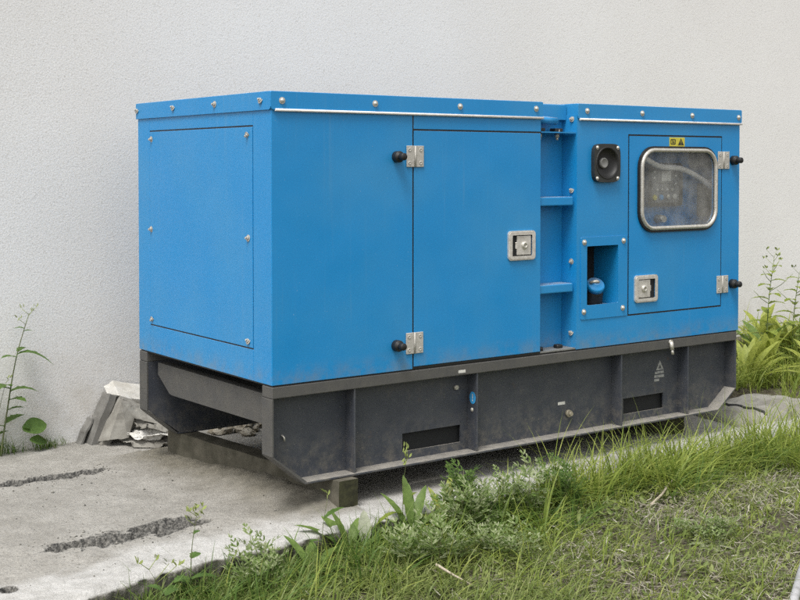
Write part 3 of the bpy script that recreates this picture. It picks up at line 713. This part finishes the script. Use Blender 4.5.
def grit(n):
    R=random.Random(44); bm=bmesh.new()
    oc=[(1,0,0),(-1,0,0),(0,1,0),(0,-1,0),(0,0,1),(0,0,-1)]; fc=[(0,2,4),(2,1,4),(1,3,4),(3,0,4),(2,0,5),(1,2,5),(3,1,5),(0,3,5)]
    for k in range(n):
        if k%3==0: x=R.uniform(-.80,-.18); y=.145+R.gauss(0,.07)
        elif k%3==1: x=R.uniform(-.8,-.15); y=1.09+R.gauss(0,.06)
        else: x=R.uniform(-1.2,.3); y=R.uniform(-.2,1.5)
        if y<edge_y(x)+.02: continue
        q=R.uniform(.0012,.0042)*(1 if R.random()<.95 else 2); z=slab_z(x,y)+q*.4
        vs=[bm.verts.new((x+a*q*R.uniform(.6,1.3),y+b_*q*R.uniform(.6,1.3),z+c_*q*R.uniform(.5,1))) for a,b_,c_ in oc]
        for f in fc: bm.faces.new([vs[t] for t in f])
    me=bpy.data.meshes.new('grit'); bm.to_mesh(me); bm.free(); me.materials.append(M['grit'])
    o=bpy.data.objects.new('grit',me); COL.objects.link(o); tag(o,'loose concrete grit scattered on the slab',kind='stuff')
grit(620)
# pipe in the right corner, twigs
def gz(x,y): return ground_z(x,y)
b=MB(); p0=V((.86,-1.62,gz(.86,-1.62)+.030)); p1=V((1.62,-1.17,gz(1.62,-1.17)+.035)); b.tube([p0,p0.lerp(p1,.33)+V((0,0,.004)),p0.lerp(p1,.66)+V((0,0,.002)),p1],.0145,12); tag(b.build('metal_pipe',M['pipe']),'grey metal pipe lying in the grass at the bottom right corner','pipe')
def twig(label,pts,r=.004):
    b=MB(); b.tube([V((x,y,gz(x,y)+h)) for x,y,h in pts],[r]+[r*.8]*(len(pts)-2)+[r*.4],6)
    tag(b.build('twig',M['twig']),label,'twig','dry twigs in the grass')
twig('forked pale twig lying on the dry turf right of the silvery plants',[(1.34,-.62,.03),(1.46,-.57,.045),(1.58,-.50,.05),(1.70,-.44,.06)],.006)
twig('straight pale twig beside the nearest silvery plant at the bottom',[(.20,-.72,.08),(.235,-.77,.05),(.27,-.83,.03)],.005)
# ------------------------------------------------------------------ vegetation
def blades(name,label,m,x,y,z,h,w,ang,bend,lean=None,seg=4):
    """one mesh of curved grass blades (arrays)"""
    n=len(x); t=np.linspace(0,1,seg+1)
    d=np.stack([np.cos(ang),np.sin(ang),np.zeros(n)],1); s=np.stack([-np.sin(ang+.6),np.cos(ang+.6),np.zeros(n)],1)
    base=np.stack([x,y,z],1); pts=[]
    for ti in t[:-1]:
        c=base+d*(h*bend*ti**1.8)[:,None]; c[:,2]+=h*ti*(1-.45*np.clip(bend,0,1.6)*ti)
        ww=(w*(1-ti**1.6)*.5*(.75+.5*min(1,ti*3)))[:,None]; pts+= [c-s*ww,c+s*ww]
    c=base+d*(h*bend)[:,None]; c[:,2]+=h*(1-.45*np.clip(bend,0,1.6)); pts.append(c)
    k=len(pts); vs=np.stack(pts,1).reshape(-1,3)
    loc=[]; 
    for i in range(seg-1): loc+=[(2*i,2*i+1,2*i+3),(2*i,2*i+3,2*i+2)]
    loc.append((2*(seg-1),2*(seg-1)+1,k-1)); loc=np.array(loc)
    fs=(loc[None]+(np.arange(n)*k)[:,None,None]).reshape(-1,3)
    me=bpy.data.meshes.new(name); me.vertices.add(len(vs)); me.vertices.foreach_set('co',vs.astype(np.float32).ravel())
    me.loops.add(fs.size); me.loops.foreach_set('vertex_index',fs.astype(np.int32).ravel())
    me.polygons.add(len(fs)); me.polygons.foreach_set('loop_start',np.arange(0,fs.size,3,dtype=np.int32)); me.polygons.foreach_set('loop_total',np.full(len(fs),3,dtype=np.int32))
    me.polygons.foreach_set('use_smooth',[True]*len(fs)); me.update(); me.validate(); me.materials.append(m)
    o=bpy.data.objects.new(name,me); COL.objects.link(o); return tag(o,label,kind='stuff')
def scatter(n,x0,x1,y0,y1,dens=None,front=True):
    xs=[];ys=[];zs=[]
    while len(xs)<n:
        x=random.uniform(x0,x1); y=random.uniform(y0,y1)
        if front and -1.95<x<3.36 and y>edge_y(x)-.005: continue
        if dens and random.random()>dens(x,y): continue
        xs.append(x);ys.append(y);zs.append(ground_z(x,y)-.004)
    return np.array(xs),np.array(ys),np.array(zs)
def U(a,b,n): return rng.uniform(a,b,n)
def clump(x,y,f,s): return min(1,max(0,.5+1.3*fbm(x*f,y*f,s,3)))
# short turf
n=44000; x,y,z=scatter(n,-1.6,4.2,-2.3,-.2,lambda x,y:(.2+.8*clump(x,y,3.5,2))*(1-.45*sstep(.5,1.3,x-.4*(y+.5)))); 
blades('turf','short green turf grass in front of the slab',M['turf'],x,y,z,U(.025,.10,n)*(1+.5*(x<.6)),U(.0028,.0058,n),U(0,6.28,n),U(.2,1.7,n))
def litter(name,label,m,x,y,z,ln,w):
    """loose flat pieces lying at all angles"""
    n=len(x); a=U(0,6.28,n); tl=rng.normal(.10,.22,n); d=np.stack([np.cos(a)*np.cos(tl),np.sin(a)*np.cos(tl),np.sin(tl)],1); s_=np.stack([-np.sin(a),np.cos(a),U(-.5,.5,n)],1)
    k=U(-.25,.25,n)[:,None]; b0=np.stack([x,y,z],1); L_=ln[:,None]; W_=w[:,None]*.5; mid=b0+d*L_*.5+s_*L_*k*.5; end=b0+d*L_
    vs=np.stack([b0-s_*W_,b0+s_*W_,mid-s_*W_,mid+s_*W_,end],1).reshape(-1,3)
    loc=np.array([(0,1,3),(0,3,2),(2,3,4)]); fs=(loc[None]+(np.arange(n)*5)[:,None,None]).reshape(-1,3)
    me=bpy.data.meshes.new(name); me.from_pydata(vs.tolist(),[],fs.tolist()); me.materials.append(m); me.update()
    o=bpy.data.objects.new(name,me); COL.objects.link(o); return tag(o,label,kind='stuff')
dry=lambda x,y:(.15+.85*clump(x,y,2.4,11))*(.25+.75*sstep(.3,1.2,x-.4*(y+.5)))
n=36000; x,y,z=scatter(n,-1.2,4.2,-2.3,-.24,dry); litter('dry_straw','dry grey straw lying flat through the turf',M['straw'],x,y,z+U(.004,.035,n),U(.015,.075,n),U(.0016,.0038,n))
n=3000; x,y,z=scatter(n,-1.2,4.2,-2.3,-.24,dry); blades('dead_grass','dead bent grass blades standing in the turf',M['straw'],x,y,z,U(.03,.09,n),U(.002,.004,n),U(0,6.28,n),U(.4,1.4,n))
def leaflets(name,label,m,x,y,z,r0,r1):
    n=len(x); r_=U(r0,r1,n); a=U(0,6.28,n); tx=rng.normal(0,.45,n); ty=rng.normal(0,.45,n); vs=[];fs=[]
    for i in range(n):
        ca,sa=math.cos(a[i]),math.sin(a[i]); 
        for px,py in ((-1,0),(-.45,.42),(.35,.46),(1,0),(.35,-.46),(-.45,-.42)):
            u,v=px*r_[i],py*r_[i]; vs.append((x[i]+u*ca-v*sa,y[i]+u*sa+v*ca,z[i]+u*tx[i]+v*ty[i]-abs(v)*.3))
        k=6*i; fs+=[(k,k+1,k+2,k+3),(k,k+3,k+4,k+5)]
    me=bpy.data.meshes.new(name); me.from_pydata(vs,[],fs); me.materials.append(m); me.update()
    o=bpy.data.objects.new(name,me); COL.objects.link(o); return tag(o,label,kind='stuff')
n=9000; x,y,z=scatter(n,-1.4,4.0,-2.2,-.24,lambda x,y:.05+.95*clump(x,y,3.1,23)**2); leaflets('ground_cover','small round-leaved ground cover among the turf',M['turf'],x,y,z+U(.01,.05,n),.007,.017)
# tall grass tufts along the slab edge
def tufts(name,label,m,cs,per,h0,h1,w0,w1,spread=.035,bend=(.15,.9)):
    X=[];Y=[];H=[];A=[];B=[]
    for cx,cy,s in cs:
        for k in range(int(per*s)):
            a=random.uniform(0,6.28); r=spread*s*abs(random.gauss(0,1)); X.append(cx+r*math.cos(a)); Y.append(cy+r*math.sin(a))
            H.append(random.uniform(h0,h1)*(.6+.4*s)*random.uniform(.6,1.1)); A.append(a+random.gauss(0,.7)); B.append(random.uniform(*bend))
    X=np.array(X);Y=np.array(Y); Z=np.array([ground_z(a,b)-.006 for a,b in zip(X,Y)]); n=len(X)
    blades(name,label,m,X,Y,Z,np.array(H),U(w0,w1,n),np.array(A),np.array(B),seg=6)
R=random.Random(5)
cs=[]
while len(cs)<120:
    x=R.uniform(.75,3.5); d=abs(R.gauss(0,.13)); y=edge_y(x)-.03-d
    if R.random()<.15+.85*sstep(.8,1.5,x)*clump(x,y,2.2,31): cs.append((x,y,R.choice((.35,.5,.7,.9,1.25))))
tufts('tall_grass','tall yellow-green grass along the right part of the slab edge',M['tall'],cs,34,.13,.32,.004,.009,.05,(.2,1.6))
LB=[(R.uniform(1.05,2.9),edge_y(1.8)-abs(R.gauss(0,.10))-.01,R.uniform(.6,1.3)) for k in range(70)]
tufts('tall_grass','longest single grass blades reaching up past the lower edge of the skid',M['tall'],LB,9,.24,.46,.004,.0075,.04,(.1,1.1))
cs=[(x+R.gauss(0,.08),y-abs(R.gauss(0,.06)),R.choice((.5,.8,1.1))) for x,y,q in cs[:70]]
tufts('dark_grass','deeper green grass between the yellow-green tufts',M['darkgrass'],cs,26,.10,.26,.003,.0065,.05,(.2,1.4))
cs=[(R.uniform(3.42,5.6),R.uniform(-.3,1.6),R.uniform(.5,1.2)) for k in range(150)]
BK=[(R.uniform(2.9,3.45),R.uniform(.56,1.6),R.uniform(.4,1.0)) for k in range(60)]+[(R.uniform(2.95,3.6),R.uniform(.54,.68),R.uniform(.3,.7)) for k in range(40)]; cs+=BK
tufts('tall_grass','tall yellow-green grass on the bank right of the generator',M['tall'],cs,34,.12,.36,.004,.0085,.06,(.1,1.3))
cs=[]
while len(cs)<120:
    x=R.uniform(-.75,1.1); y=edge_y(x)-.03-abs(R.gauss(0,.17)); cs.append((x,y,R.uniform(.5,1.1)))
tufts('dark_grass','dark green grass along the left part of the slab edge',M['darkgrass'],cs,24,.08,.25,.0035,.0075,.045,(.15,1.4))
cs=[(R.uniform(-.5,1.1),edge_y(0)-.04-abs(R.gauss(0,.25)),R.uniform(.4,.9)) for k in range(90)]
tufts('light_grass','pale grass blades between the broad leaves and silvery plants',M['tall'],cs,9,.10,.30,.003,.0065,.05,(.2,1.4))
cs=[(R.uniform(.1,3.6),-.35-1.35*R.random()**1.5,R.uniform(.3,1.0)) for k in range(360)]
tufts('light_grass','light green grass tufts scattered through the turf',M['tall'],cs,15,.06,.19,.003,.0060,.05,(.2,1.5))
cs=[(R.uniform(-1.2,-.15),1.655-abs(R.gauss(0,.02)),R.uniform(.3,.9)) for k in range(60)]
def tufts_slab():
    X=[];Y=[];H=[];A=[];B=[]
    for cx,cy,s in cs:
        for k in range(int(18*s)):
            X.append(cx+R.gauss(0,.02)); Y.append(min(1.672,cy+R.gauss(0,.012))); H.append(R.uniform(.03,.11)*(1.3 if cx<-.4 else .8)); A.append(R.uniform(3.3,6.1)); B.append(R.uniform(.2,.9))
    n=len(X); blades('wall_grass','short sparse grass growing along the foot of the wall',M['darkgrass'],np.array(X),np.array(Y),np.full(n,SLZ-.004),np.array(H),U(.002,.004,n),np.array(A),np.array(B))
tufts_slab()
# leaves
def leaf_into(b,p,d,up,length,width,curl=.3,seg=6,serr=0,fold=.25):
    """blade-shaped leaf from p along d, arching away from up"""
    d=V(d).normalized(); up=(V(up)-d*V(up).dot(d)); 
    up=up.normalized() if up.length>1e-4 else V((0,0,1)); s=d.cross(up)
    vs=[];p=V(p)
    for i in range(seg+1):
        t=i/seg; w=width*.5*(math.sin(math.pi*min(1,t*.93+.05))**.8)*(1+serr*(1 if i%2 else -1)*.5)
        if i==seg: w=.0004
        c=p+d*length*(t-.18*curl*t*t)-up*length*curl*t*t*.7
        vs+=[c-s*w+up*w*fold,c,c+s*w+up*w*fold]
    fs=[]
    for i in range(seg): a=i*3; fs+=[(a,a+1,a+4,a+3),(a+1,a+2,a+5,a+4)]
    b._new(vs,fs,True)
def pinnate(b,p,d,length,r,nl=3,w=.20):
    """finely divided leaf, one row of narrow lobes each side"""
    d=V(d).normalized(); s=d.cross(V((0,0,1))); s=s.normalized() if s.length>.05 else V((1,0,0)); up=s.cross(d)
    for k in range(nl):
        t=(k+.6)/nl; c=V(p)+d*length*t-V((0,0,1))*length*.14*t*t
        ll=length*.52*(1-.5*t)*r.uniform(.7,1.3)
        for sg in (-1,1):
            dd=(d*.75+s*sg*.8+up*r.uniform(-.15,.55)); leaf_into(b,c,dd,up,ll,ll*w*1.6,.25,3)
            leaf_into(b,c+dd.normalized()*ll*.45,(d*.9+s*sg*.2+up*.1),up,ll*.5,ll*w*1.2,.2,2)
    leaf_into(b,V(p)+d*length*.9-V((0,0,1))*length*.12,d,up,length*.35,length*.09,.2,3)
def bushy(name,label,loc,h,n,spread,m,sd,ll=.06,group=None,lvl=10,cat='plant',stem='stem'):
    """many-stemmed herb with feathery leaves"""
    r=random.Random(sd); z=ground_z(loc[0],loc[1]); T=thing(name,label,cat,(loc[0],loc[1],z),group)
    bs=MB(); bl=MB(); o=V((loc[0],loc[1],z))
    for k in range(n):
        a=r.uniform(0,6.28); q=spread*math.sqrt(r.random()); top=o+V((q*math.cos(a),q*math.sin(a),h*r.uniform(.55,1.05)*(1-.35*(q/spread)**2)))
        b0=o+V((q*.35*math.cos(a),q*.35*math.sin(a),-.005)); mid=b0.lerp(top,.5)+V((0,0,h*.08)); pts=[b0,mid,top]
        bs.tube(pts,[.0022,.0018,.001],5)
        for j in range(lvl):
            t=.25+.75*(j+r.random()*.5)/lvl; c=b0.lerp(mid,t*2) if t<.5 else mid.lerp(top,min(1,t*2-1)); az=j*2.4+r.uniform(-.4,.4)
            d=V((math.cos(az),math.sin(az),.45+1.5*max(0,t-.45)+r.uniform(-.25,.25)))
            pinnate(bl,c,d,ll*(1.15-.5*t)*r.uniform(.75,1.2),r)
    bs.build('stem',M[stem],T); bl.build('foliage',m,T,fix=False)
SG='silvery feathery plants at the slab edge'
bushy('mugwort_plant','silvery feathery plant in front of the slot in the skid',(.62,-.36),.27,10,.16,M['sage'],1,.095,SG,7)
bushy('mugwort_plant','low silvery feathery plant, nearest the bottom edge',(.30,-.58),.21,10,.16,M['sage'],2,.090,SG,7)
bushy('mugwort_plant','small silvery plant right of the nearest low one',(.57,-.66),.17,8,.13,M['sage'],3,.085,SG,7)
bushy('mugwort_plant','silvery plant with pale tips at the grass edge, right of the tallest',(.88,-.40),.25,8,.14,M['sage'],4,.090,SG,7)
bushy('mugwort_plant','pale leafy clump at the left, where the front strip begins',(-.27,-.37),.20,10,.12,M['sage'],5,.080,SG,7)
bushy('mugwort_plant','dull silvery clump in the trampled turf at the right',(1.25,-.95),.085,11,.12,M['sage'],6,.060,SG,6)
bushy('green_herb','green pointed-leaved herb with a whorled top under the skid rib',(.66,-.30),.34,5,.05,M['broad'],12,.10,None,7)
bushy('green_herb','dark green leafy herb between the silvery plants and the tall grass',(1.08,-.38),.24,10,.10,M['broad'],13,.075,None,7)
# dock and dandelion leaves: each leaf a part
def rosette(name,label,loc,leaves,m,group=None,z0=None,cat='plant'):
    z=ground_z(*loc) if z0 is None else z0; T=thing(name,label,cat,(loc[0],loc[1],z),group)
    for az,el,ln,wd,cu in leaves:
        b=MB(); a=math.radians(az); e=math.radians(el); d=V((math.cos(a)*math.cos(e),math.sin(a)*math.cos(e),math.sin(e))); up=V((-math.cos(a)*math.sin(e),-math.sin(a)*math.sin(e),math.cos(e)))
        o=V((loc[0],loc[1],z)); b.tube([o,o+d*ln*.25],[.002,.0015],5,cap=False)
        leaf_into(b,o+d*ln*.22,d,up,ln*.8,wd,cu,10,.12); b.build('leaf',m,T,fix=False)
RG='broad-leaved plants at the slab edge'
rosette('dock_plant','pale upright oval leaf standing before the timber end',(.235,-.26),[(70,82,.155,.050,.05)],M['pale'],RG)
rosette('dock_plant','broad-leaved plant with bent dark leaves left of the timber end',(.16,-.27),[(150,50,.24,.045,.5),(100,60,.20,.05,.6),(200,40,.17,.045,.6),(40,62,.17,.04,.5),(-20,45,.16,.04,.6),(-80,40,.15,.05,.7),(120,75,.19,.04,.3)],M['broad'],RG)
rosette('dock_plant','tall broad-leaved plant right of the timber end',(.44,-.27),[(80,78,.25,.040,.2),(30,68,.23,.040,.4),(120,66,.22,.042,.4),(-30,60,.20,.04,.5),(170,55,.18,.04,.5),(60,55,.26,.038,.3)],M['broad'],RG)
rosette('dock_plant','yellow-green leafy plant beside the tallest silvery plant',(.58,-.29),[(45,60,.25,.040,.3),(20,52,.23,.042,.4),(90,70,.20,.035,.4),(140,50,.18,.04,.6),(-40,50,.16,.036,.6),(200,45,.16,.035,.5)],M['yleaf'],RG)
rosette('dock_plant','dark leaves among the left grass below the front strip',(-.05,-.36),[(110,62,.19,.035,.5),(60,50,.17,.04,.5),(170,45,.16,.04,.6),(10,55,.15,.035,.5),(-60,45,.14,.04,.6),(240,40,.14,.035,.6)],M['broad'],RG)
rosette('dock_plant','dark leaves under the silvery plants near the middle',(.74,-.30),[(100,60,.17,.04,.5),(40,55,.18,.045,.5),(160,50,.16,.04,.6),(-20,55,.14,.04,.6)],M['broad'],RG)
rosette('dock_plant','flat grey-green weed in the turf right of centre',(1.22,-1.02),[(k*45+10,14,.085,.032,.3) for k in range(8)],M['sage'],RG)
# tall weeds
def weed(name,label,loc,z,h,lean,leaves,buds,m,ms='stem',r=.003,group=None,side=None,sd=1):
    """single stalk; leaves: (height fraction, azimuth, length, width, curl)"""
    rr=random.Random(sd); o=V((loc[0],loc[1],z)); T=thing(name,label,'weed',tuple(o),group)
    def P(t): return o+V((lean[0]*t**1.3,lean[1]*t**1.3,h*t))+V((.012*h*math.sin(t*7),.008*math.sin(t*5),0))*t
    b=MB(); n=12; b.tube([P(k/n) for k in range(n+1)],[r*(1-.65*k/n) for k in range(n+1)],6)
    for t,az,ln in (side or ()):
        a=math.radians(az); p=P(t); q=p+V((math.cos(a)*ln*.75,math.sin(a)*ln*.75,ln*.55)); b.tube([p,p.lerp(q,.5)+V((0,0,-ln*.06)),q],[r*.45,r*.4,r*.25],5)
    b.build('stem',M[ms],T)
    for t,az,ln,wd,cu in leaves:
        b=MB(); a=math.radians(az); d=V((math.cos(a),math.sin(a),.45)); leaf_into(b,P(t),d,(0,0,1),ln*1.3,wd*2.0,cu,9,.30); b.build('leaf',m,T,fix=False)
    for t,az,ln in buds:
        a=math.radians(az); p=P(min(t,1)); q=p+V((math.cos(a)*ln,math.sin(a)*ln,ln*.8)); b=MB(); b.tube([p,q],[.0012,.001],5)
        for k in range(4):
            c=q+V((rr.uniform(-1,1),rr.uniform(-1,1),rr.uniform(-.5,1)))*.009; leaf_into(b,c,(rr.uniform(-1,1),rr.uniform(-1,1),1),(1,0,0),.02,.010,.1,3)
        b.build('flower_bud',M['bud'],T,fix=False)
WG='tall weeds'
weed('tall_weed','tall thin weed stalk with drooping leaves against the left wall',(-.47,1.60),SLZ-.01,.64,(.125,0),
  [(.72,-20,.12,.035,1.1),(.74,40,.06,.02,.4),(.70,190,.06,.022,.5),(.48,185,.15,.045,1.0),(.50,215,.13,.035,.8),(.46,-10,.10,.032,.7),(.40,-50,.07,.03,.6),(.33,-20,.06,.02,.4),(.24,20,.09,.03,.3),(.22,200,.06,.02,.4),(.90,150,.04,.015,.6),(.88,-10,.035,.012,.6)],
  [(1,150,.03),(1,10,.035),(.99,-60,.02),(.93,190,.03)],M['broad'],r=.0045,group=WG,sd=3)
weed('tall_weed','bare slim stalk leaning left of the leafy weed by the wall',(-.50,1.60),SLZ-.01,.34,(.05,0),[(.25,190,.08,.018,.4),(.3,20,.06,.015,.4)],[(1,20,.015)],M['broad'],r=.002,group=WG,sd=4)
weed('round_leaved_weed','low weed with one large round dark leaf by the wall',(-.21,1.60),SLZ-.01,.115,(-.13,0),[(1,175,.03,.03,.1)],[],M['broad'],r=.003,sd=5)
T=[o for o in bpy.data.objects if o.name.startswith('round_leaved_weed')][0]
b=MB(); leaf_into(b,(-.375,1.585,.015),(1,.1,.12),(0,-.75,.6),.125,.085,.15,10); leaf_into(b,(-.345,1.58,-.035),(1,.1,-.15),(0,-.75,.6),.10,.05,.3,8); b.build('leaf',M['broad'],T,fix=False)
weed('tall_weed','tall leafy yellow-green weed right of the generator against the wall',(3.98,.86),-.10,.74,(.13,.05),
  [(.12+.8*k/21,(k*137)%360,.14-.075*k/21,.036-.014*k/21,.6) for k in range(22)],
  [(1,20,.05),(1,170,.06),(.97,250,.05),(.94,100,.05),(.9,0,.07),(.85,180,.06)],M['yleaf'],'palestem',.005,WG,[(.72,-30,.20),(.8,190,.14),(.62,170,.16),(.88,10,.12)],6)
weed('tall_weed','second yellow-green weed at the right edge of the picture',(4.36,.95),-.10,.62,(.06,.0),
  [(.1+.85*k/19,(k*137+60)%360,.14-.075*k/19,.036-.014*k/19,.6) for k in range(20)],[(1,20,.05),(1,170,.05),(.95,250,.05)],M['yleaf'],'palestem',.005,WG,[(.7,150,.16),(.8,-20,.14)],7)
weed('tall_weed','slim budding stalk standing in front of the lower furrow',(-.50,-.33),ground_z(-.50,-.33),.285,(.02,.0),
  [(.30,200,.06,.02,.5),(.28,-20,.07,.02,.6),(.22,100,.06,.02,.5),(.52,10,.03,.022,.2),(.12,-30,.07,.03,.5),(.15,170,.08,.03,.5),(.80,20,.025,.01,.4)],[(1,160,.025),(1,20,.025),(.95,-60,.02),(.9,190,.03),(1,90,.02)],M['broad'],r=.0022,group=WG,sd=8)
weed('tall_weed','short weed with yellow buds at the bottom left slab edge',(-.60,-.45),ground_z(-.60,-.45),.19,(-.10,.0),
  [(.5,20,.05,.016,.5),(.6,120,.05,.014,.5),(.3,-20,.06,.02,.5)],[(1,160,.03),(1,20,.03),(.8,10,.05),(.75,-20,.06)],M['broad'],r=.0018,group=WG,sd=9)
weed('tall_weed','thin stalk between the pale clump and the bent leaves',(.02,-.30),ground_z(.02,-.30),.25,(.02,.0),[(.72,10,.08,.014,.3),(.4,190,.05,.012,.4)],[(1,60,.012)],M['broad'],r=.0018,group=WG,sd=10)
weed('tall_weed','seeding grass stalk rising in front of the first skid rib',(.43,-.22),ground_z(.43,-.26),.33,(.015,.0),[(.4,30,.12,.010,.5),(.3,200,.14,.012,.6)],[(1,60,.012),(.95,200,.012),(.9,20,.012),(.85,180,.012)],M['tall'],r=.0016,group=WG,sd=11)
# yellow-green herbs on the bank right of the generator
R=random.Random(21)
lab=['broad yellow-green herb close behind the folded tarp','bushy yellow-green herb under the tall right weed','herb against the wall, nearest the skid end','herb on the bank at the right picture edge','low herb behind the tarp, farther right','dense herb between the two tall right weeds','herb at the wall foot farther right','short herb at the end of the slab','herb sprouting directly behind the folded tarp, nearest the skid','herb sprouting behind the middle of the folded tarp','herb in the gap between skid end and wall','herb by the wall just right of the skid end','herb against the wall, behind the taller right weed','herb behind the second weed at the right edge','herb at the far right edge below the wall']
for i,(x,y) in enumerate(((3.55,.66),(3.92,.80),(3.70,1.22),(4.35,.72),(3.95,.45),(4.22,1.05),(4.60,1.35),(3.50,.95),(3.12,.72),(3.30,.85),(3.05,1.15),(3.28,1.35),(4.05,1.40),(4.45,1.05),(4.75,1.15))):
    rosette('leafy_herb',lab[i],(x,y),[(R.uniform(0,360),R.uniform(25,85),R.uniform(.16,.38),R.uniform(.03,.065),R.uniform(.2,.7)) for k in range(24)],M['yleaf'] if i%3!=2 else M['broad'],'herbs on the bank')
# ------------------------------------------------------------------ light, world, camera
wd=bpy.data.worlds.new('World'); S.world=wd; wd.use_nodes=True; nt=wd.node_tree; bg=nt.nodes['Background']
SD=V((-.43,-.25,1.0)).normalized()
sk=nt.nodes.new('ShaderNodeTexSky'); sk.sky_type='NISHITA'; sk.sun_disc=False
sk.sun_elevation=math.asin(SD.z); sk.sun_rotation=math.atan2(SD.x,SD.y); sk.air_density=1; sk.dust_density=3; sk.ozone_density=1
hs=nt.nodes.new('ShaderNodeHueSaturation'); hs.inputs['Saturation'].default_value=.03
nt.links.new(sk.outputs[0],hs.inputs['Color']); nt.links.new(hs.outputs[0],bg.inputs['Color']); bg.inputs['Strength'].default_value=.13
sl=bpy.data.lights.new('sun','SUN'); sl.energy=1.5; sl.angle=math.radians(22); sl.color=(1,.965,.915)
so=bpy.data.objects.new('sun',sl); COL.objects.link(so); so.rotation_euler=SD.to_track_quat('Z','Y').to_euler(); so.location=(-3,-3,5)
cd=bpy.data.cameras.new('camera'); cam=bpy.data.objects.new('camera',cd); COL.objects.link(cam)
cam.location=(-2.28144,-3.9143,1.20595); cam.rotation_euler=(math.pi/2-.02767,0,-.63129)
cd.sensor_width=36; cd.lens=36*1237.126/800; cd.shift_y=-99.49/800; cd.clip_start=.05; cd.clip_end=500
S.camera=cam
S.cycles.use_denoising=False
S.view_settings.view_transform='Standard'; S.view_settings.look='None'; S.view_settings.exposure=.94; S.view_settings.gamma=1
